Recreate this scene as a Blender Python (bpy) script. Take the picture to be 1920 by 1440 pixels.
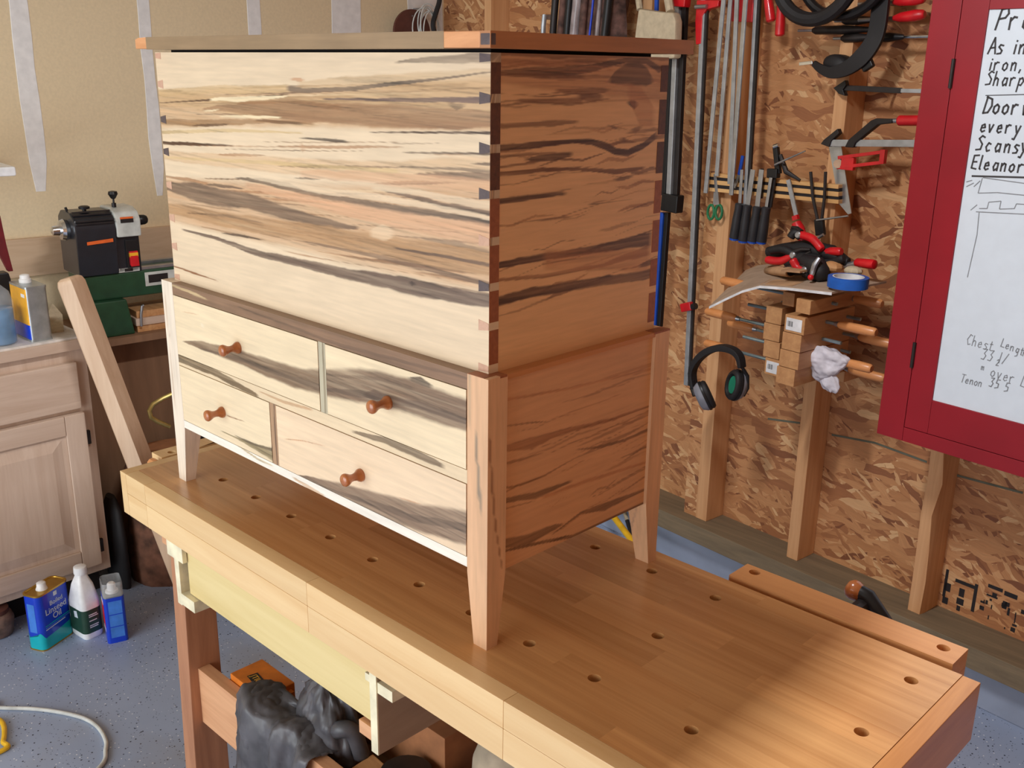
import bpy, bmesh, math, random
import numpy as np
from mathutils import Vector, Matrix

for o in list(bpy.data.objects): bpy.data.objects.remove(o)
C = bpy.context.scene
COL = C.collection
random.seed(7); RNG = np.random.RandomState(5)
PI = math.pi

# ------------------------------------------------------------------ camera, world, lamps, exposure
cam = bpy.data.objects.new('camera', bpy.data.cameras.new('camera')); COL.objects.link(cam)
cam.location = (0.92355, -0.9086, 0.80014); cam.rotation_euler = (1.266874, -0.013409, 0.773355)
cam.data.sensor_width = 36; cam.data.lens = 35.5003
cam.data.clip_start = 0.02
cam.data.dof.use_dof = False
C.camera = cam
TH = math.radians(-6)                                    # the garage walls stand 6 degrees off the bench
TS = Vector((math.cos(TH), math.sin(TH), 0)); TQ = Vector((-math.sin(TH), math.cos(TH), 0))
def rw(p): return TS*p[0] + TQ*p[1] + Vector((0, 0, p[2]))   # (along back wall, depth, height) -> world
FLOOR = -0.85

w = bpy.data.worlds.new('world'); C.world = w; w.use_nodes = True
bg = w.node_tree.nodes['Background']; bg.inputs[0].default_value = (0.80, 0.90, 1.0, 1); bg.inputs[1].default_value = 0.40

def area(name, loc, target, sx, sy, power, col):
    l = bpy.data.lights.new(name, 'AREA'); l.shape = 'RECTANGLE'; l.size = sx; l.size_y = sy
    l.energy = power; l.color = col
    o = bpy.data.objects.new(name, l); COL.objects.link(o); o.location = loc
    o.rotation_euler = (Vector(target)-Vector(loc)).to_track_quat('-Z', 'Y').to_euler()
    return o
area('garage_door_daylight', (-0.7, -3.0, 0.32), (-0.7, 0, 0.22), 3.0, 2.1, 124, (0.90, 0.96, 1.0))
lt = area('ceiling_tube_light', (-0.27, 0.20, 1.52), (-0.27, 0.20, 0), 0.09, 0.42, 40, (0.97, 0.98, 1.0)); lt.rotation_euler = (0, 0, 0)
C.view_settings.view_transform = 'Standard'; C.view_settings.look = 'None'
C.view_settings.gamma = 1; C.view_settings.use_curve_mapping = False
C.view_settings.exposure = -0.42

# ------------------------------------------------------------------ materials
def lin(c):
    return tuple((x/255/12.92 if x/255 <= .04045 else ((x/255+.055)/1.055)**2.4) for x in c)
def c4(c): return (*lin(c), 1)
def newmat(name):
    m = bpy.data.materials.new(name); m.use_nodes = True
    nt = m.node_tree; b = nt.nodes['Principled BSDF']
    return m, nt, b
def node(nt, t, **kw):
    n = nt.nodes.new(t)
    for k, v in kw.items(): setattr(n, k, v)
    return n
def ramp(nt, stops):
    r = node(nt, 'ShaderNodeValToRGB'); e = r.color_ramp.elements
    while len(e) < len(stops): e.new(0.5)
    for i, (p, c) in enumerate(stops): e[i].position = p; e[i].color = c4(c)
    return r
def plain(name, col, rough=.5, metal=0, var=.08, scale=30, bump=0, coat=0, trans=0, ior=1.45, alpha=1):
    m, nt, b = newmat(name)
    n = node(nt, 'ShaderNodeTexNoise'); n.inputs['Scale'].default_value = scale; n.inputs['Detail'].default_value = 4
    tc = node(nt, 'ShaderNodeTexCoord'); nt.links.new(tc.outputs['Object'], n.inputs['Vector'])
    lo = tuple(max(0, x*(1-var)) for x in col); hi = tuple(min(255, x*(1+var)) for x in col)
    r = ramp(nt, [(.3, lo), (.7, hi)]); nt.links.new(n.outputs['Fac'], r.inputs['Fac'])
    nt.links.new(r.outputs['Color'], b.inputs['Base Color'])
    b.inputs['Roughness'].default_value = rough; b.inputs['Metallic'].default_value = metal
    b.inputs['Coat Weight'].default_value = coat; b.inputs['Transmission Weight'].default_value = trans
    b.inputs['IOR'].default_value = ior
    if bump:
        bp = node(nt, 'ShaderNodeBump'); bp.inputs['Strength'].default_value = bump; bp.inputs['Distance'].default_value = .004
        nt.links.new(n.outputs['Fac'], bp.inputs['Height']); nt.links.new(bp.outputs['Normal'], b.inputs['Normal'])
    return m
def wood(name, dark, light, grain='x', scale=14, stretch=14, rough=.5, coat=0, rnd=0.0, bump=.08):
    m, nt, b = newmat(name)
    tc = node(nt, 'ShaderNodeTexCoord'); mp = node(nt, 'ShaderNodeMapping')
    s = [scale]*3; s['xyz'.index(grain)] = scale/stretch; mp.inputs['Scale'].default_value = s
    nt.links.new(tc.outputs['Object'], mp.inputs['Vector'])
    vec = mp.outputs['Vector']
    oi = None
    if rnd:
        oi = node(nt, 'ShaderNodeObjectInfo'); ad = node(nt, 'ShaderNodeVectorMath', operation='ADD')
        ml = node(nt, 'ShaderNodeMath', operation='MULTIPLY'); ml.inputs[1].default_value = 40
        nt.links.new(oi.outputs['Random'], ml.inputs[0]); nt.links.new(vec, ad.inputs[0]); nt.links.new(ml.outputs[0], ad.inputs[1]); vec = ad.outputs[0]
    n = node(nt, 'ShaderNodeTexNoise'); n.inputs['Scale'].default_value = 1; n.inputs['Detail'].default_value = 6; n.inputs['Roughness'].default_value = .65
    n.inputs['Distortion'].default_value = .6
    nt.links.new(vec, n.inputs['Vector'])
    r = ramp(nt, [(.28, dark), (.68, light)]); nt.links.new(n.outputs['Fac'], r.inputs['Fac'])
    col = r.outputs['Color']
    if rnd:
        hs = node(nt, 'ShaderNodeHueSaturation'); mr = node(nt, 'ShaderNodeMapRange')
        mr.inputs['To Min'].default_value = 1-rnd; mr.inputs['To Max'].default_value = 1+rnd
        nt.links.new(oi.outputs['Random'], mr.inputs['Value']); nt.links.new(mr.outputs[0], hs.inputs['Value'])
        nt.links.new(col, hs.inputs['Color']); col = hs.outputs['Color']
    nt.links.new(col, b.inputs['Base Color'])
    b.inputs['Roughness'].default_value = rough; b.inputs['Coat Weight'].default_value = coat; b.inputs['Coat Roughness'].default_value = .25
    if bump:
        bp = node(nt, 'ShaderNodeBump'); bp.inputs['Strength'].default_value = bump; bp.inputs['Distance'].default_value = .002
        nt.links.new(n.outputs['Fac'], bp.inputs['Height']); nt.links.new(bp.outputs['Normal'], b.inputs['Normal'])
    return m
def painted(name, rough=.46, coat=.05, grain=(12, 12, 160)):
    m, nt, b = newmat(name)
    a = node(nt, 'ShaderNodeVertexColor', layer_name='Col')
    tc = node(nt, 'ShaderNodeTexCoord'); mp = node(nt, 'ShaderNodeMapping'); mp.inputs['Scale'].default_value = grain
    nt.links.new(tc.outputs['Object'], mp.inputs['Vector'])
    n = node(nt, 'ShaderNodeTexNoise'); n.inputs['Scale'].default_value = 1; n.inputs['Detail'].default_value = 5
    nt.links.new(mp.outputs['Vector'], n.inputs['Vector'])
    mr = node(nt, 'ShaderNodeMapRange'); mr.inputs['From Min'].default_value = .25; mr.inputs['From Max'].default_value = .75
    mr.inputs['To Min'].default_value = .90; mr.inputs['To Max'].default_value = 1.06
    nt.links.new(n.outputs['Fac'], mr.inputs['Value'])
    hs = node(nt, 'ShaderNodeHueSaturation'); nt.links.new(a.outputs['Color'], hs.inputs['Color']); nt.links.new(mr.outputs[0], hs.inputs['Value'])
    nt.links.new(hs.outputs['Color'], b.inputs['Base Color'])
    b.inputs['Roughness'].default_value = rough; b.inputs['Coat Weight'].default_value = coat; b.inputs['Coat Roughness'].default_value = .3
    return m
def osb(name):
    m, nt, b = newmat(name)
    tc = node(nt, 'ShaderNodeTexCoord')
    prev = None; hgt = None
    for i, (rot, sx, sz, off) in enumerate([(.12, 13, 64, 0), (-.30, 14, 72, 3.3), (.55, 13, 60, 7.1), (-.75, 17, 76, 12.7), (-.05, 10, 50, 21.0)]):
        mp = node(nt, 'ShaderNodeMapping'); mp.inputs['Rotation'].default_value = (0, rot+.0, -TH); mp.inputs['Location'].default_value = (off, 0, off*.7)
        nt.links.new(tc.outputs['Object'], mp.inputs['Vector'])
        nz = node(nt, 'ShaderNodeTexNoise'); nz.inputs['Scale'].default_value = 9; nz.inputs['Detail'].default_value = 3
        nt.links.new(mp.outputs['Vector'], nz.inputs['Vector'])
        sub = node(nt, 'ShaderNodeVectorMath', operation='SCALE'); sub.inputs['Scale'].default_value = .05; nt.links.new(nz.outputs['Color'], sub.inputs[0])
        add = node(nt, 'ShaderNodeVectorMath', operation='ADD'); nt.links.new(mp.outputs['Vector'], add.inputs[0]); nt.links.new(sub.outputs[0], add.inputs[1])
        sc = node(nt, 'ShaderNodeVectorMath', operation='MULTIPLY'); sc.inputs[1].default_value = (sx, 0.0, sz); nt.links.new(add.outputs[0], sc.inputs[0])
        v = node(nt, 'ShaderNodeTexVoronoi'); v.inputs['Scale'].default_value = 1; nt.links.new(sc.outputs[0], v.inputs['Vector'])
        sep = node(nt, 'ShaderNodeSeparateColor'); nt.links.new(v.outputs['Color'], sep.inputs[0])
        r = ramp(nt, [(0, (128, 78, 50)), (.09, (160, 104, 66)), (.4, (186, 130, 84)), (.8, (204, 150, 102)), (1, (222, 180, 132))])
        nt.links.new(sep.outputs[0], r.inputs['Fac'])
        # fibres along each strand
        fm = node(nt, 'ShaderNodeVectorMath', operation='MULTIPLY'); fm.inputs[1].default_value = (18, 0, 260); nt.links.new(add.outputs[0], fm.inputs[0])
        fn = node(nt, 'ShaderNodeTexNoise'); fn.inputs['Scale'].default_value = 1; nt.links.new(fm.outputs[0], fn.inputs['Vector'])
        fr = node(nt, 'ShaderNodeMapRange'); fr.inputs['To Min'].default_value = .78; fr.inputs['To Max'].default_value = 1.2; nt.links.new(fn.outputs['Fac'], fr.inputs['Value'])
        hs = node(nt, 'ShaderNodeHueSaturation'); nt.links.new(r.outputs['Color'], hs.inputs['Color']); nt.links.new(fr.outputs[0], hs.inputs['Value'])
        if prev is None: prev = hs.outputs['Color']; hgt = sep.outputs[1]
        else:
            th = node(nt, 'ShaderNodeMath', operation='GREATER_THAN'); th.inputs[1].default_value = .56; nt.links.new(sep.outputs[2], th.inputs[0])
            mx = node(nt, 'ShaderNodeMix', data_type='RGBA'); nt.links.new(th.outputs[0], mx.inputs['Factor'])
            nt.links.new(prev, mx.inputs[6]); nt.links.new(hs.outputs['Color'], mx.inputs[7]); prev = mx.outputs[2]
            mh = node(nt, 'ShaderNodeMix', data_type='FLOAT'); nt.links.new(th.outputs[0], mh.inputs['Factor']); nt.links.new(hgt, mh.inputs[2]); nt.links.new(sep.outputs[1], mh.inputs[3]); hgt = mh.outputs[0]
    nt.links.new(prev, b.inputs['Base Color']); b.inputs['Roughness'].default_value = .6
    bp = node(nt, 'ShaderNodeBump'); bp.inputs['Strength'].default_value = .5; bp.inputs['Distance'].default_value = .003
    nt.links.new(hgt, bp.inputs['Height']); nt.links.new(bp.outputs['Normal'], b.inputs['Normal'])
    return m
def floor_mat():
    m, nt, b = newmat('epoxy_floor'); tc = node(nt, 'ShaderNodeTexCoord')
    n = node(nt, 'ShaderNodeTexNoise'); n.inputs['Scale'].default_value = 2.2; n.inputs['Detail'].default_value = 5; nt.links.new(tc.outputs['Object'], n.inputs['Vector'])
    r = ramp(nt, [(.3, (148, 162, 190)), (.7, (166, 180, 206))]); nt.links.new(n.outputs['Fac'], r.inputs['Fac']); prev = r.outputs['Color']
    for sc, thr, lum, c in [(230, .12, .80, (30, 36, 55)), (260, .12, .16, (225, 230, 238)), (400, .14, .72, (70, 80, 105))]:
        v = node(nt, 'ShaderNodeTexVoronoi'); v.inputs['Scale'].default_value = sc*.5; nt.links.new(tc.outputs['Object'], v.inputs['Vector'])
        sp = node(nt, 'ShaderNodeSeparateColor'); nt.links.new(v.outputs['Color'], sp.inputs[0])
        a = node(nt, 'ShaderNodeMath', operation='LESS_THAN'); a.inputs[1].default_value = .26; nt.links.new(v.outputs['Distance'], a.inputs[0])
        k = node(nt, 'ShaderNodeMath', operation='LESS_THAN'); k.inputs[1].default_value = thr; nt.links.new(sp.outputs[0], k.inputs[0])
        mu = node(nt, 'ShaderNodeMath', operation='MULTIPLY'); nt.links.new(a.outputs[0], mu.inputs[0]); nt.links.new(k.outputs[0], mu.inputs[1])
        mx = node(nt, 'ShaderNodeMix', data_type='RGBA'); nt.links.new(mu.outputs[0], mx.inputs['Factor']); nt.links.new(prev, mx.inputs[6]); mx.inputs[7].default_value = c4(c); prev = mx.outputs[2]
    # a tan dusty stain by the cabinet
    gn = node(nt, 'ShaderNodeTexNoise'); gn.inputs['Scale'].default_value = 1.7; gn.inputs['Detail'].default_value = 6; nt.links.new(tc.outputs['Object'], gn.inputs['Vector'])
    gr = node(nt, 'ShaderNodeMapRange'); gr.inputs['From Min'].default_value = .58; gr.inputs['From Max'].default_value = .75; gr.inputs['To Max'].default_value = .5; nt.links.new(gn.outputs['Fac'], gr.inputs['Value'])
    mx = node(nt, 'ShaderNodeMix', data_type='RGBA'); nt.links.new(gr.outputs[0], mx.inputs['Factor']); nt.links.new(prev, mx.inputs[6]); mx.inputs[7].default_value = c4((150, 138, 120)); prev = mx.outputs[2]
    nt.links.new(prev, b.inputs['Base Color']); b.inputs['Roughness'].default_value = .4
    return m

M = {}
M['maple'] = painted('spalted_maple')
M['maple_v'] = painted('spalted_maple_upright', grain=(160, 160, 12))
M['osb'] = osb('osb_sheathing')
M['stud'] = wood('pine_stud', (196, 140, 92), (222, 172, 124), 'z', 40, 24, .6)
M['sill'] = wood('treated_sill', (106, 92, 72), (134, 116, 90), 'x', 40, 20, .75)
M['curb'] = plain('painted_curb', (150, 160, 180), .6, var=.05, scale=8)
M['floor'] = floor_mat()
M['drywall'] = plain('drywall_tan', (228, 208, 172), .85, var=.02, scale=120)
M['mud'] = plain('joint_compound', (234, 232, 230), .9, var=.03, scale=40)
M['ledger'] = wood('pale_ledger_board', (196, 164, 132), (214, 186, 156), 'y', 30, 12, .7)
M['ceiling'] = plain('ceiling_board', (190, 176, 152), .9)
M['beech'] = wood('beech_stave', (178, 116, 60), (218, 156, 92), 'x', 34, 26, .27, .35, .13)
M['beech_end'] = wood('beech_end_cap', (192, 128, 72), (224, 160, 98), 'y', 34, 20, .3, .3, .05)
M['beech_front'] = wood('beech_apron', (224, 182, 126), (240, 206, 154), 'x', 26, 20, .35, .25, .05)
M['beech_leg'] = wood('beech_leg', (156, 104, 74), (190, 134, 98), 'z', 30, 16, .5)
M['beech_rail'] = wood('beech_rail', (196, 138, 98), (226, 172, 128), 'x', 30, 16, .5)
M['jaw'] = wood('vise_jaw', (202, 138, 84), (228, 166, 108), 'x', 30, 20, .3, .3)
M['poplar'] = wood('yellow_poplar', (216, 190, 126), (234, 212, 156), 'x', 22, 18, .5)
M['pale'] = plain('pale_plywood_edge', (232, 222, 190), .6)
M['runner_side'] = wood('runner_side', (150, 126, 106), (172, 148, 126), 'y', 20, 8, .6)
M['hole'] = plain('drilled_beech', (168, 112, 66), .7)
M['knob'] = wood('cherry_knob', (160, 90, 46), (190, 114, 64), 'y', 60, 6, .22, .5)
M['pin_dark'] = wood('end_grain_dark', (74, 62, 66), (96, 80, 80), 'y', 90, 3, .5)
M['pin_pink'] = wood('end_grain_pink', (196, 152, 128), (214, 172, 146), 'y', 90, 3, .5)
M['tail_dark'] = wood('end_grain_brown', (74, 42, 26), (110, 64, 38), 'x', 120, 3, .5)
M['tail_mid'] = wood('end_grain_red', (138, 76, 44), (164, 96, 58), 'x', 120, 3, .5)
M['black'] = plain('black_plastic', (26, 25, 27), .4)
M['blackrub'] = plain('black_rubber', (32, 30, 32), .6)
M['dark'] = plain('dark_steel', (58, 54, 54), .45, .6)
M['steel'] = plain('steel', (176, 180, 186), .32, .85)
M['alu'] = plain('aluminium_bar', (172, 176, 180), .4, .6)
M['zinc'] = plain('zinc_rod', (150, 172, 180), .35, .7)
M['chrome'] = plain('chrome', (210, 214, 220), .15, 1)
M['redp'] = plain('red_plastic', (205, 24, 34), .38, coat=.3)
M['redpaint'] = plain('red_cabinet_paint', (148, 22, 36), .45, var=.05, scale=6)
M['redseam'] = plain('red_cabinet_seam', (104, 18, 26), .6)
M['white'] = plain('white_plastic', (246, 246, 246), .4)
M['whiteboard'] = plain('whiteboard', (222, 233, 244), .25, var=.01)
M['ink'] = plain('marker_ink', (66, 64, 66), .7)
M['ink_faint'] = plain('faint_marker_ink', (140, 144, 150), .7)
M['blue'] = plain('blue_plastic', (26, 72, 170), .4)
M['bluetape'] = plain('blue_tape', (30, 96, 190), .5)
M['bluecan'] = plain('blue_tin_paint', (20, 62, 200), .28, var=.03, coat=.3)
M['bluepanel'] = plain('pale_blue_print', (70, 130, 220), .4)
M['teal'] = plain('teal_tin_paint', (12, 178, 190), .3, var=.03, coat=.3)
M['gold'] = plain('brassy_tin', (186, 146, 62), .32, .8)
M['redprint'] = plain('red_print', (214, 32, 50), .4)
M['silverprint'] = plain('silver_print', (214, 222, 230), .4)
M['darkgreen'] = plain('dark_green_label', (36, 66, 52), .45)
M['lathe_green'] = plain('green_enamel', (34, 70, 46), .4, coat=.2)
M['lathe_grey'] = plain('light_grey_enamel', (196, 198, 192), .4)
M['lathe_black'] = plain('black_enamel', (34, 36, 42), .35, coat=.2)
M['orange'] = plain('orange_label', (222, 100, 40), .5)
M['yellow'] = plain('yellow_rubber', (226, 178, 36), .4)
M['yellowlab'] = plain('yellow_label', (238, 172, 44), .4)
M['tin'] = plain('bare_tin', (170, 176, 178), .35, .7)
M['clearblue'] = plain('blue_liquid', (70, 150, 205), .15, trans=.5)
M['clear'] = plain('clear_plastic', (236, 238, 240), .1); M['clear'].node_tree.nodes['Principled BSDF'].inputs['Alpha'].default_value = .17
M['pickled'] = wood('pickled_maple', (192, 164, 142), (212, 188, 168), 'y', 34, 14, .5)
M['pickled_v'] = wood('pickled_maple_upright', (196, 168, 146), (214, 190, 170), 'z', 34, 14, .5)
M['counter'] = plain('pale_counter', (214, 208, 202), .4)
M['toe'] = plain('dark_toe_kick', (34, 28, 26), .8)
M['beam'] = wood('ash_beam', (196, 160, 128), (218, 188, 158), 'z', 30, 18, .5)
M['bark'] = plain('log_bark', (104, 70, 54), .9, var=.3, scale=22, bump=.6)
M['ply'] = wood('brown_plywood', (120, 88, 64), (142, 106, 78), 'z', 14, 8, .7)
M['offcut'] = wood('offcut', (178, 124, 78), (214, 164, 112), 'x', 40, 10, .6)
M['brass'] = plain('brass_tube', (196, 176, 110), .3, .8)
M['bag'] = plain('grey_plastic_bag', (82, 80, 84), .38, var=.25, scale=14, bump=.5)
M['card'] = plain('brown_cardboard', (150, 98, 62), .8)
M['orangebox'] = plain('orange_box_print', (214, 118, 34), .5)
M['glass'] = plain('jar_glass', (170, 176, 168), .1, trans=.7)
M['canvas'] = plain('grey_canvas', (176, 160, 138), .85, var=.12, scale=18, bump=.3)
M['beige'] = plain('beige_canvas', (196, 180, 152), .9, var=.05, scale=60, bump=.2)
M['plaid'] = plain('brown_plaid_cloth', (92, 66, 58), .8, var=.4, scale=30)
M['film'] = plain('plastic_film', (140, 128, 128), .18, var=.3, scale=16, bump=.8)
M['handscrew'] = wood('handscrew_maple', (176, 124, 80), (204, 154, 104), 'y', 40, 10, .5, .1)
M['handle'] = wood('handscrew_handle', (206, 132, 74), (226, 156, 98), 'x', 40, 6, .4, .2)
M['paper'] = plain('paper_sticker', (224, 226, 230), .6)
M['cloth'] = plain('white_rag', (216, 214, 224), .9, var=.08, scale=40, bump=.3)
M['leather'] = plain('tan_leather', (170, 134, 100), .8, var=.15, scale=20)
M['veneer'] = wood('grey_veneer', (150, 128, 108), (184, 160, 138), 'x', 30, 10, .6)
M['chisel'] = plain('chisel_handle', (44, 44, 48), .45)
M['grey_ear'] = plain('grey_ear_cup', (132, 134, 144), .4)
M['green_pad'] = plain('green_foam', (20, 120, 92), .7)
M['green_grip'] = plain('green_grip', (34, 112, 72), .45)
M['disc'] = plain('brown_disc', (96, 56, 46), .7)
M['cordw'] = plain('white_cord', (206, 208, 204), .5)
M['chalk'] = plain('grey_chalk_line', (104, 106, 92), .9)
M['stampink'] = plain('black_stamp_ink', (38, 34, 36), .8)
M['rackwood'] = wood('rack_pine', (206, 156, 96), (228, 182, 122), 'x', 30, 12, .6)
M['jar'] = plain('brown_crock', (120, 96, 84), .5, var=.25, scale=40)

# ------------------------------------------------------------------ mesh builder
class MB:
    def __init__(s, room=False): s.v = []; s.f = []; s.room = room
    def add(s, vs, fs):
        b = len(s.v)
        for p in vs: s.v.append(rw(p) if s.room else Vector(p))
        s.f += [tuple(b+i for i in f) for f in fs]; return s
    def box(s, x0, x1, y0, y1, z0, z1):
        return s.add([(x0,y0,z0),(x1,y0,z0),(x1,y1,z0),(x0,y1,z0),(x0,y0,z1),(x1,y0,z1),(x1,y1,z1),(x0,y1,z1)],
                     [(3,2,1,0),(4,5,6,7),(0,1,5,4),(1,2,6,5),(2,3,7,6),(3,0,4,7)])
    def hexa(s, p):      # 8 corners, bottom four then top four
        return s.add(p, [(3,2,1,0),(4,5,6,7),(0,1,5,4),(1,2,6,5),(2,3,7,6),(3,0,4,7)])
    def prism(s, poly, d):   # polygon of 3-D points extruded by d
        n = len(poly); d = Vector(d); a = [Vector(p) for p in poly]
        return s.add(a+[p+d for p in a], [tuple(reversed(range(n))), tuple(range(n, 2*n))]+[(i, (i+1) % n, n+(i+1) % n, n+i) for i in range(n)])
    def bar(s, p0, p1, wv, tv):   # bar from p0 to p1 with half-width vector wv and half-thickness vector tv
        p0, p1, wv, tv = map(Vector, (p0, p1, wv, tv))
        return s.hexa([p0-wv-tv, p0+wv-tv, p0+wv+tv, p0-wv+tv, p1-wv-tv, p1+wv-tv, p1+wv+tv, p1-wv+tv])
    def tube(s, pts, r, seg=10, caps=True):
        P = [Vector(p) for p in pts]; n = len(P); rs = r if isinstance(r, (list, tuple)) else [r]*n
        up = None; vs = []; fs = []
        for i in range(n):
            t = (P[min(i+1, n-1)]-P[max(i-1, 0)]).normalized()
            if up is None: up = t.orthogonal().normalized()
            up = (up - t*up.dot(t))
            up = up.normalized() if up.length > 1e-6 else t.orthogonal().normalized()
            sd = t.cross(up)
            for k in range(seg):
                a = 2*PI*k/seg; vs.append(P[i]+(up*math.cos(a)+sd*math.sin(a))*rs[i])
        for i in range(n-1):
            for k in range(seg):
                a, b = i*seg+k, i*seg+(k+1) % seg; fs.append((a, b, b+seg, a+seg))
        if caps: fs += [tuple(reversed(range(seg))), tuple(range((n-1)*seg, n*seg))]
        return s.add(vs, fs)
    def lathe(s, p0, ax, prof, seg=20):   # profile [(distance along axis, radius)]
        p0 = Vector(p0); ax = Vector(ax).normalized()
        return s.tube_exact([p0+ax*t for t, r in prof], [r for t, r in prof], ax, seg)
    def tube_exact(s, P, rs, ax, seg):
        up = ax.orthogonal().normalized(); sd = ax.cross(up); vs = []; fs = []; n = len(P)
        for i in range(n):
            for k in range(seg):
                a = 2*PI*(k+.5)/seg; vs.append(P[i]+(up*math.cos(a)+sd*math.sin(a))*max(rs[i], 1e-5))
        for i in range(n-1):
            for k in range(seg):
                a, b = i*seg+k, i*seg+(k+1) % seg; fs.append((a, b, b+seg, a+seg))
        fs += [tuple(reversed(range(seg))), tuple(range((n-1)*seg, n*seg))]
        return s.add(vs, fs)
    def ball(s, c, r, sc=(1,1,1), seg=16):
        c = Vector(c); prof = [(-math.cos(PI*i/8), math.sin(PI*i/8)) for i in range(9)]; vs = []; fs = []
        for t, q in prof:
            for k in range(seg):
                a = 2*PI*k/seg; vs.append(c+Vector((q*math.cos(a)*r*sc[0], q*math.sin(a)*r*sc[1], t*r*sc[2])))
        for i in range(8):
            for k in range(seg):
                a, b = i*seg+k, i*seg+(k+1) % seg; fs.append((a, b, b+seg, a+seg))
        return s.add(vs, fs)
    def loft(s, rings, caps=True):     # rings: lists of equal length of 3-D points
        n = len(rings[0]); vs = [p for r in rings for p in r]; fs = []
        for i in range(len(rings)-1):
            for k in range(n):
                a, b = i*n+k, i*n+(k+1) % n; fs.append((a, b, b+n, a+n))
        if caps: fs += [tuple(reversed(range(n))), tuple(range((len(rings)-1)*n, len(rings)*n))]
        return s.add(vs, fs)
    def build(s, name, mat, parent=None, bevel=0, smooth=True, angle=35, origin=None, seg=2):
        root = parent
        while root is not None and root.parent is not None: root = root.parent
        off = Vector(origin) if origin is not None else (root.location if root else Vector((0, 0, 0)))
        me = bpy.data.meshes.new(name); me.from_pydata([tuple(p-off) for p in s.v], [], s.f)
        bm = bmesh.new(); bm.from_mesh(me)
        bmesh.ops.remove_doubles(bm, verts=bm.verts, dist=1e-6)
        bmesh.ops.dissolve_degenerate(bm, dist=1e-6, edges=bm.edges)
        bmesh.ops.recalc_face_normals(bm, faces=bm.faces)
        if bevel:
            es = [e for e in bm.edges if len(e.link_faces) == 2 and e.calc_face_angle(0) > .5]
            bmesh.ops.bevel(bm, geom=es, offset=bevel, segments=seg, profile=.5, affect='EDGES', clamp_overlap=True)
        bm.to_mesh(me); bm.free()
        if smooth:
            me.shade_smooth(); me.set_sharp_from_angle(angle=math.radians(angle))
        me.materials.append(M[mat] if isinstance(mat, str) else mat)
        o = bpy.data.objects.new(name, me); COL.objects.link(o)
        if bevel and smooth: o.modifiers.new('weighted_normal', 'WEIGHTED_NORMAL').keep_sharp = True
        if parent is not None: o.parent = parent
        elif origin is not None: o.location = off
        return o
def tag(o, label=None, cat=None, group=None, kind=None):
    if label: o['label'] = label
    if cat: o['category'] = cat
    if group: o['group'] = group
    if kind: o['kind'] = kind
    return o
def thing(name, label, cat, loc=(0, 0, 0), group=None, room=False):
    o = bpy.data.objects.new(name, None); COL.objects.link(o); o.empty_display_size = .05
    o.location = rw(loc) if room else Vector(loc)
    return tag(o, label, cat, group)
def put(name, mat, parent, fn, room=False, **kw):
    b = MB(room); fn(b); return b.build(name, mat, parent, **kw)
def boxo(name, mat, parent, x0, x1, y0, y1, z0, z1, room=False, bevel=.0015, **kw):
    return MB(room).box(x0, x1, y0, y1, z0, z1).build(name, mat, parent, bevel=bevel, **kw)
def dup(root, loc, label=None, rotz=None):
    r = root.copy(); COL.objects.link(r); r.location = loc
    if rotz is not None: r.rotation_euler = (0, 0, rotz)
    if label: r['label'] = label
    for ch in list(root.children):
        c = ch.copy(); COL.objects.link(c); c.parent = r
        for g in ch.children:
            d = g.copy(); COL.objects.link(d); d.parent = c
    return r
def crumple(o, strength, size, levels=2, seed=0):
    s = o.modifiers.new('smooth', 'SUBSURF'); s.levels = levels; s.render_levels = levels
    for k, (st, sz) in enumerate(((strength, size), (strength*.5, size*.4))):
        t = bpy.data.textures.new('folds', 'CLOUDS'); t.noise_scale = sz; t.noise_depth = 2
        d = o.modifiers.new('folds', 'DISPLACE'); d.texture = t; d.strength = st; d.mid_level = .5; d.texture_coords = 'LOCAL'
    return o
def textmesh(name, body, size, mat, parent, mtx, extrude=.0002, align='CENTER', shear=0):
    cu = bpy.data.curves.new(name, 'FONT'); cu.body = body; cu.size = size; cu.extrude = extrude; cu.align_x = align; cu.align_y = 'CENTER'; cu.shear = shear
    t = bpy.data.objects.new('t', cu); me = bpy.data.meshes.new_from_object(t); bpy.data.objects.remove(t)
    root = parent
    while root.parent is not None: root = root.parent
    me.transform(Matrix.Translation(-root.location) @ mtx); me.name = name
    me.materials.clear(); me.materials.append(M[mat])
    o = bpy.data.objects.new(name, me); COL.objects.link(o); o.parent = parent; return o
def frame(o, x, y):       # matrix whose local x, y are the given directions
    x = Vector(x).normalized(); y = Vector(y).normalized(); z = x.cross(y)
    return Matrix(((x.x, y.x, z.x, o[0]), (x.y, y.y, z.y, o[1]), (x.z, y.z, z.z, o[2]), (0, 0, 0, 1)))

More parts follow.
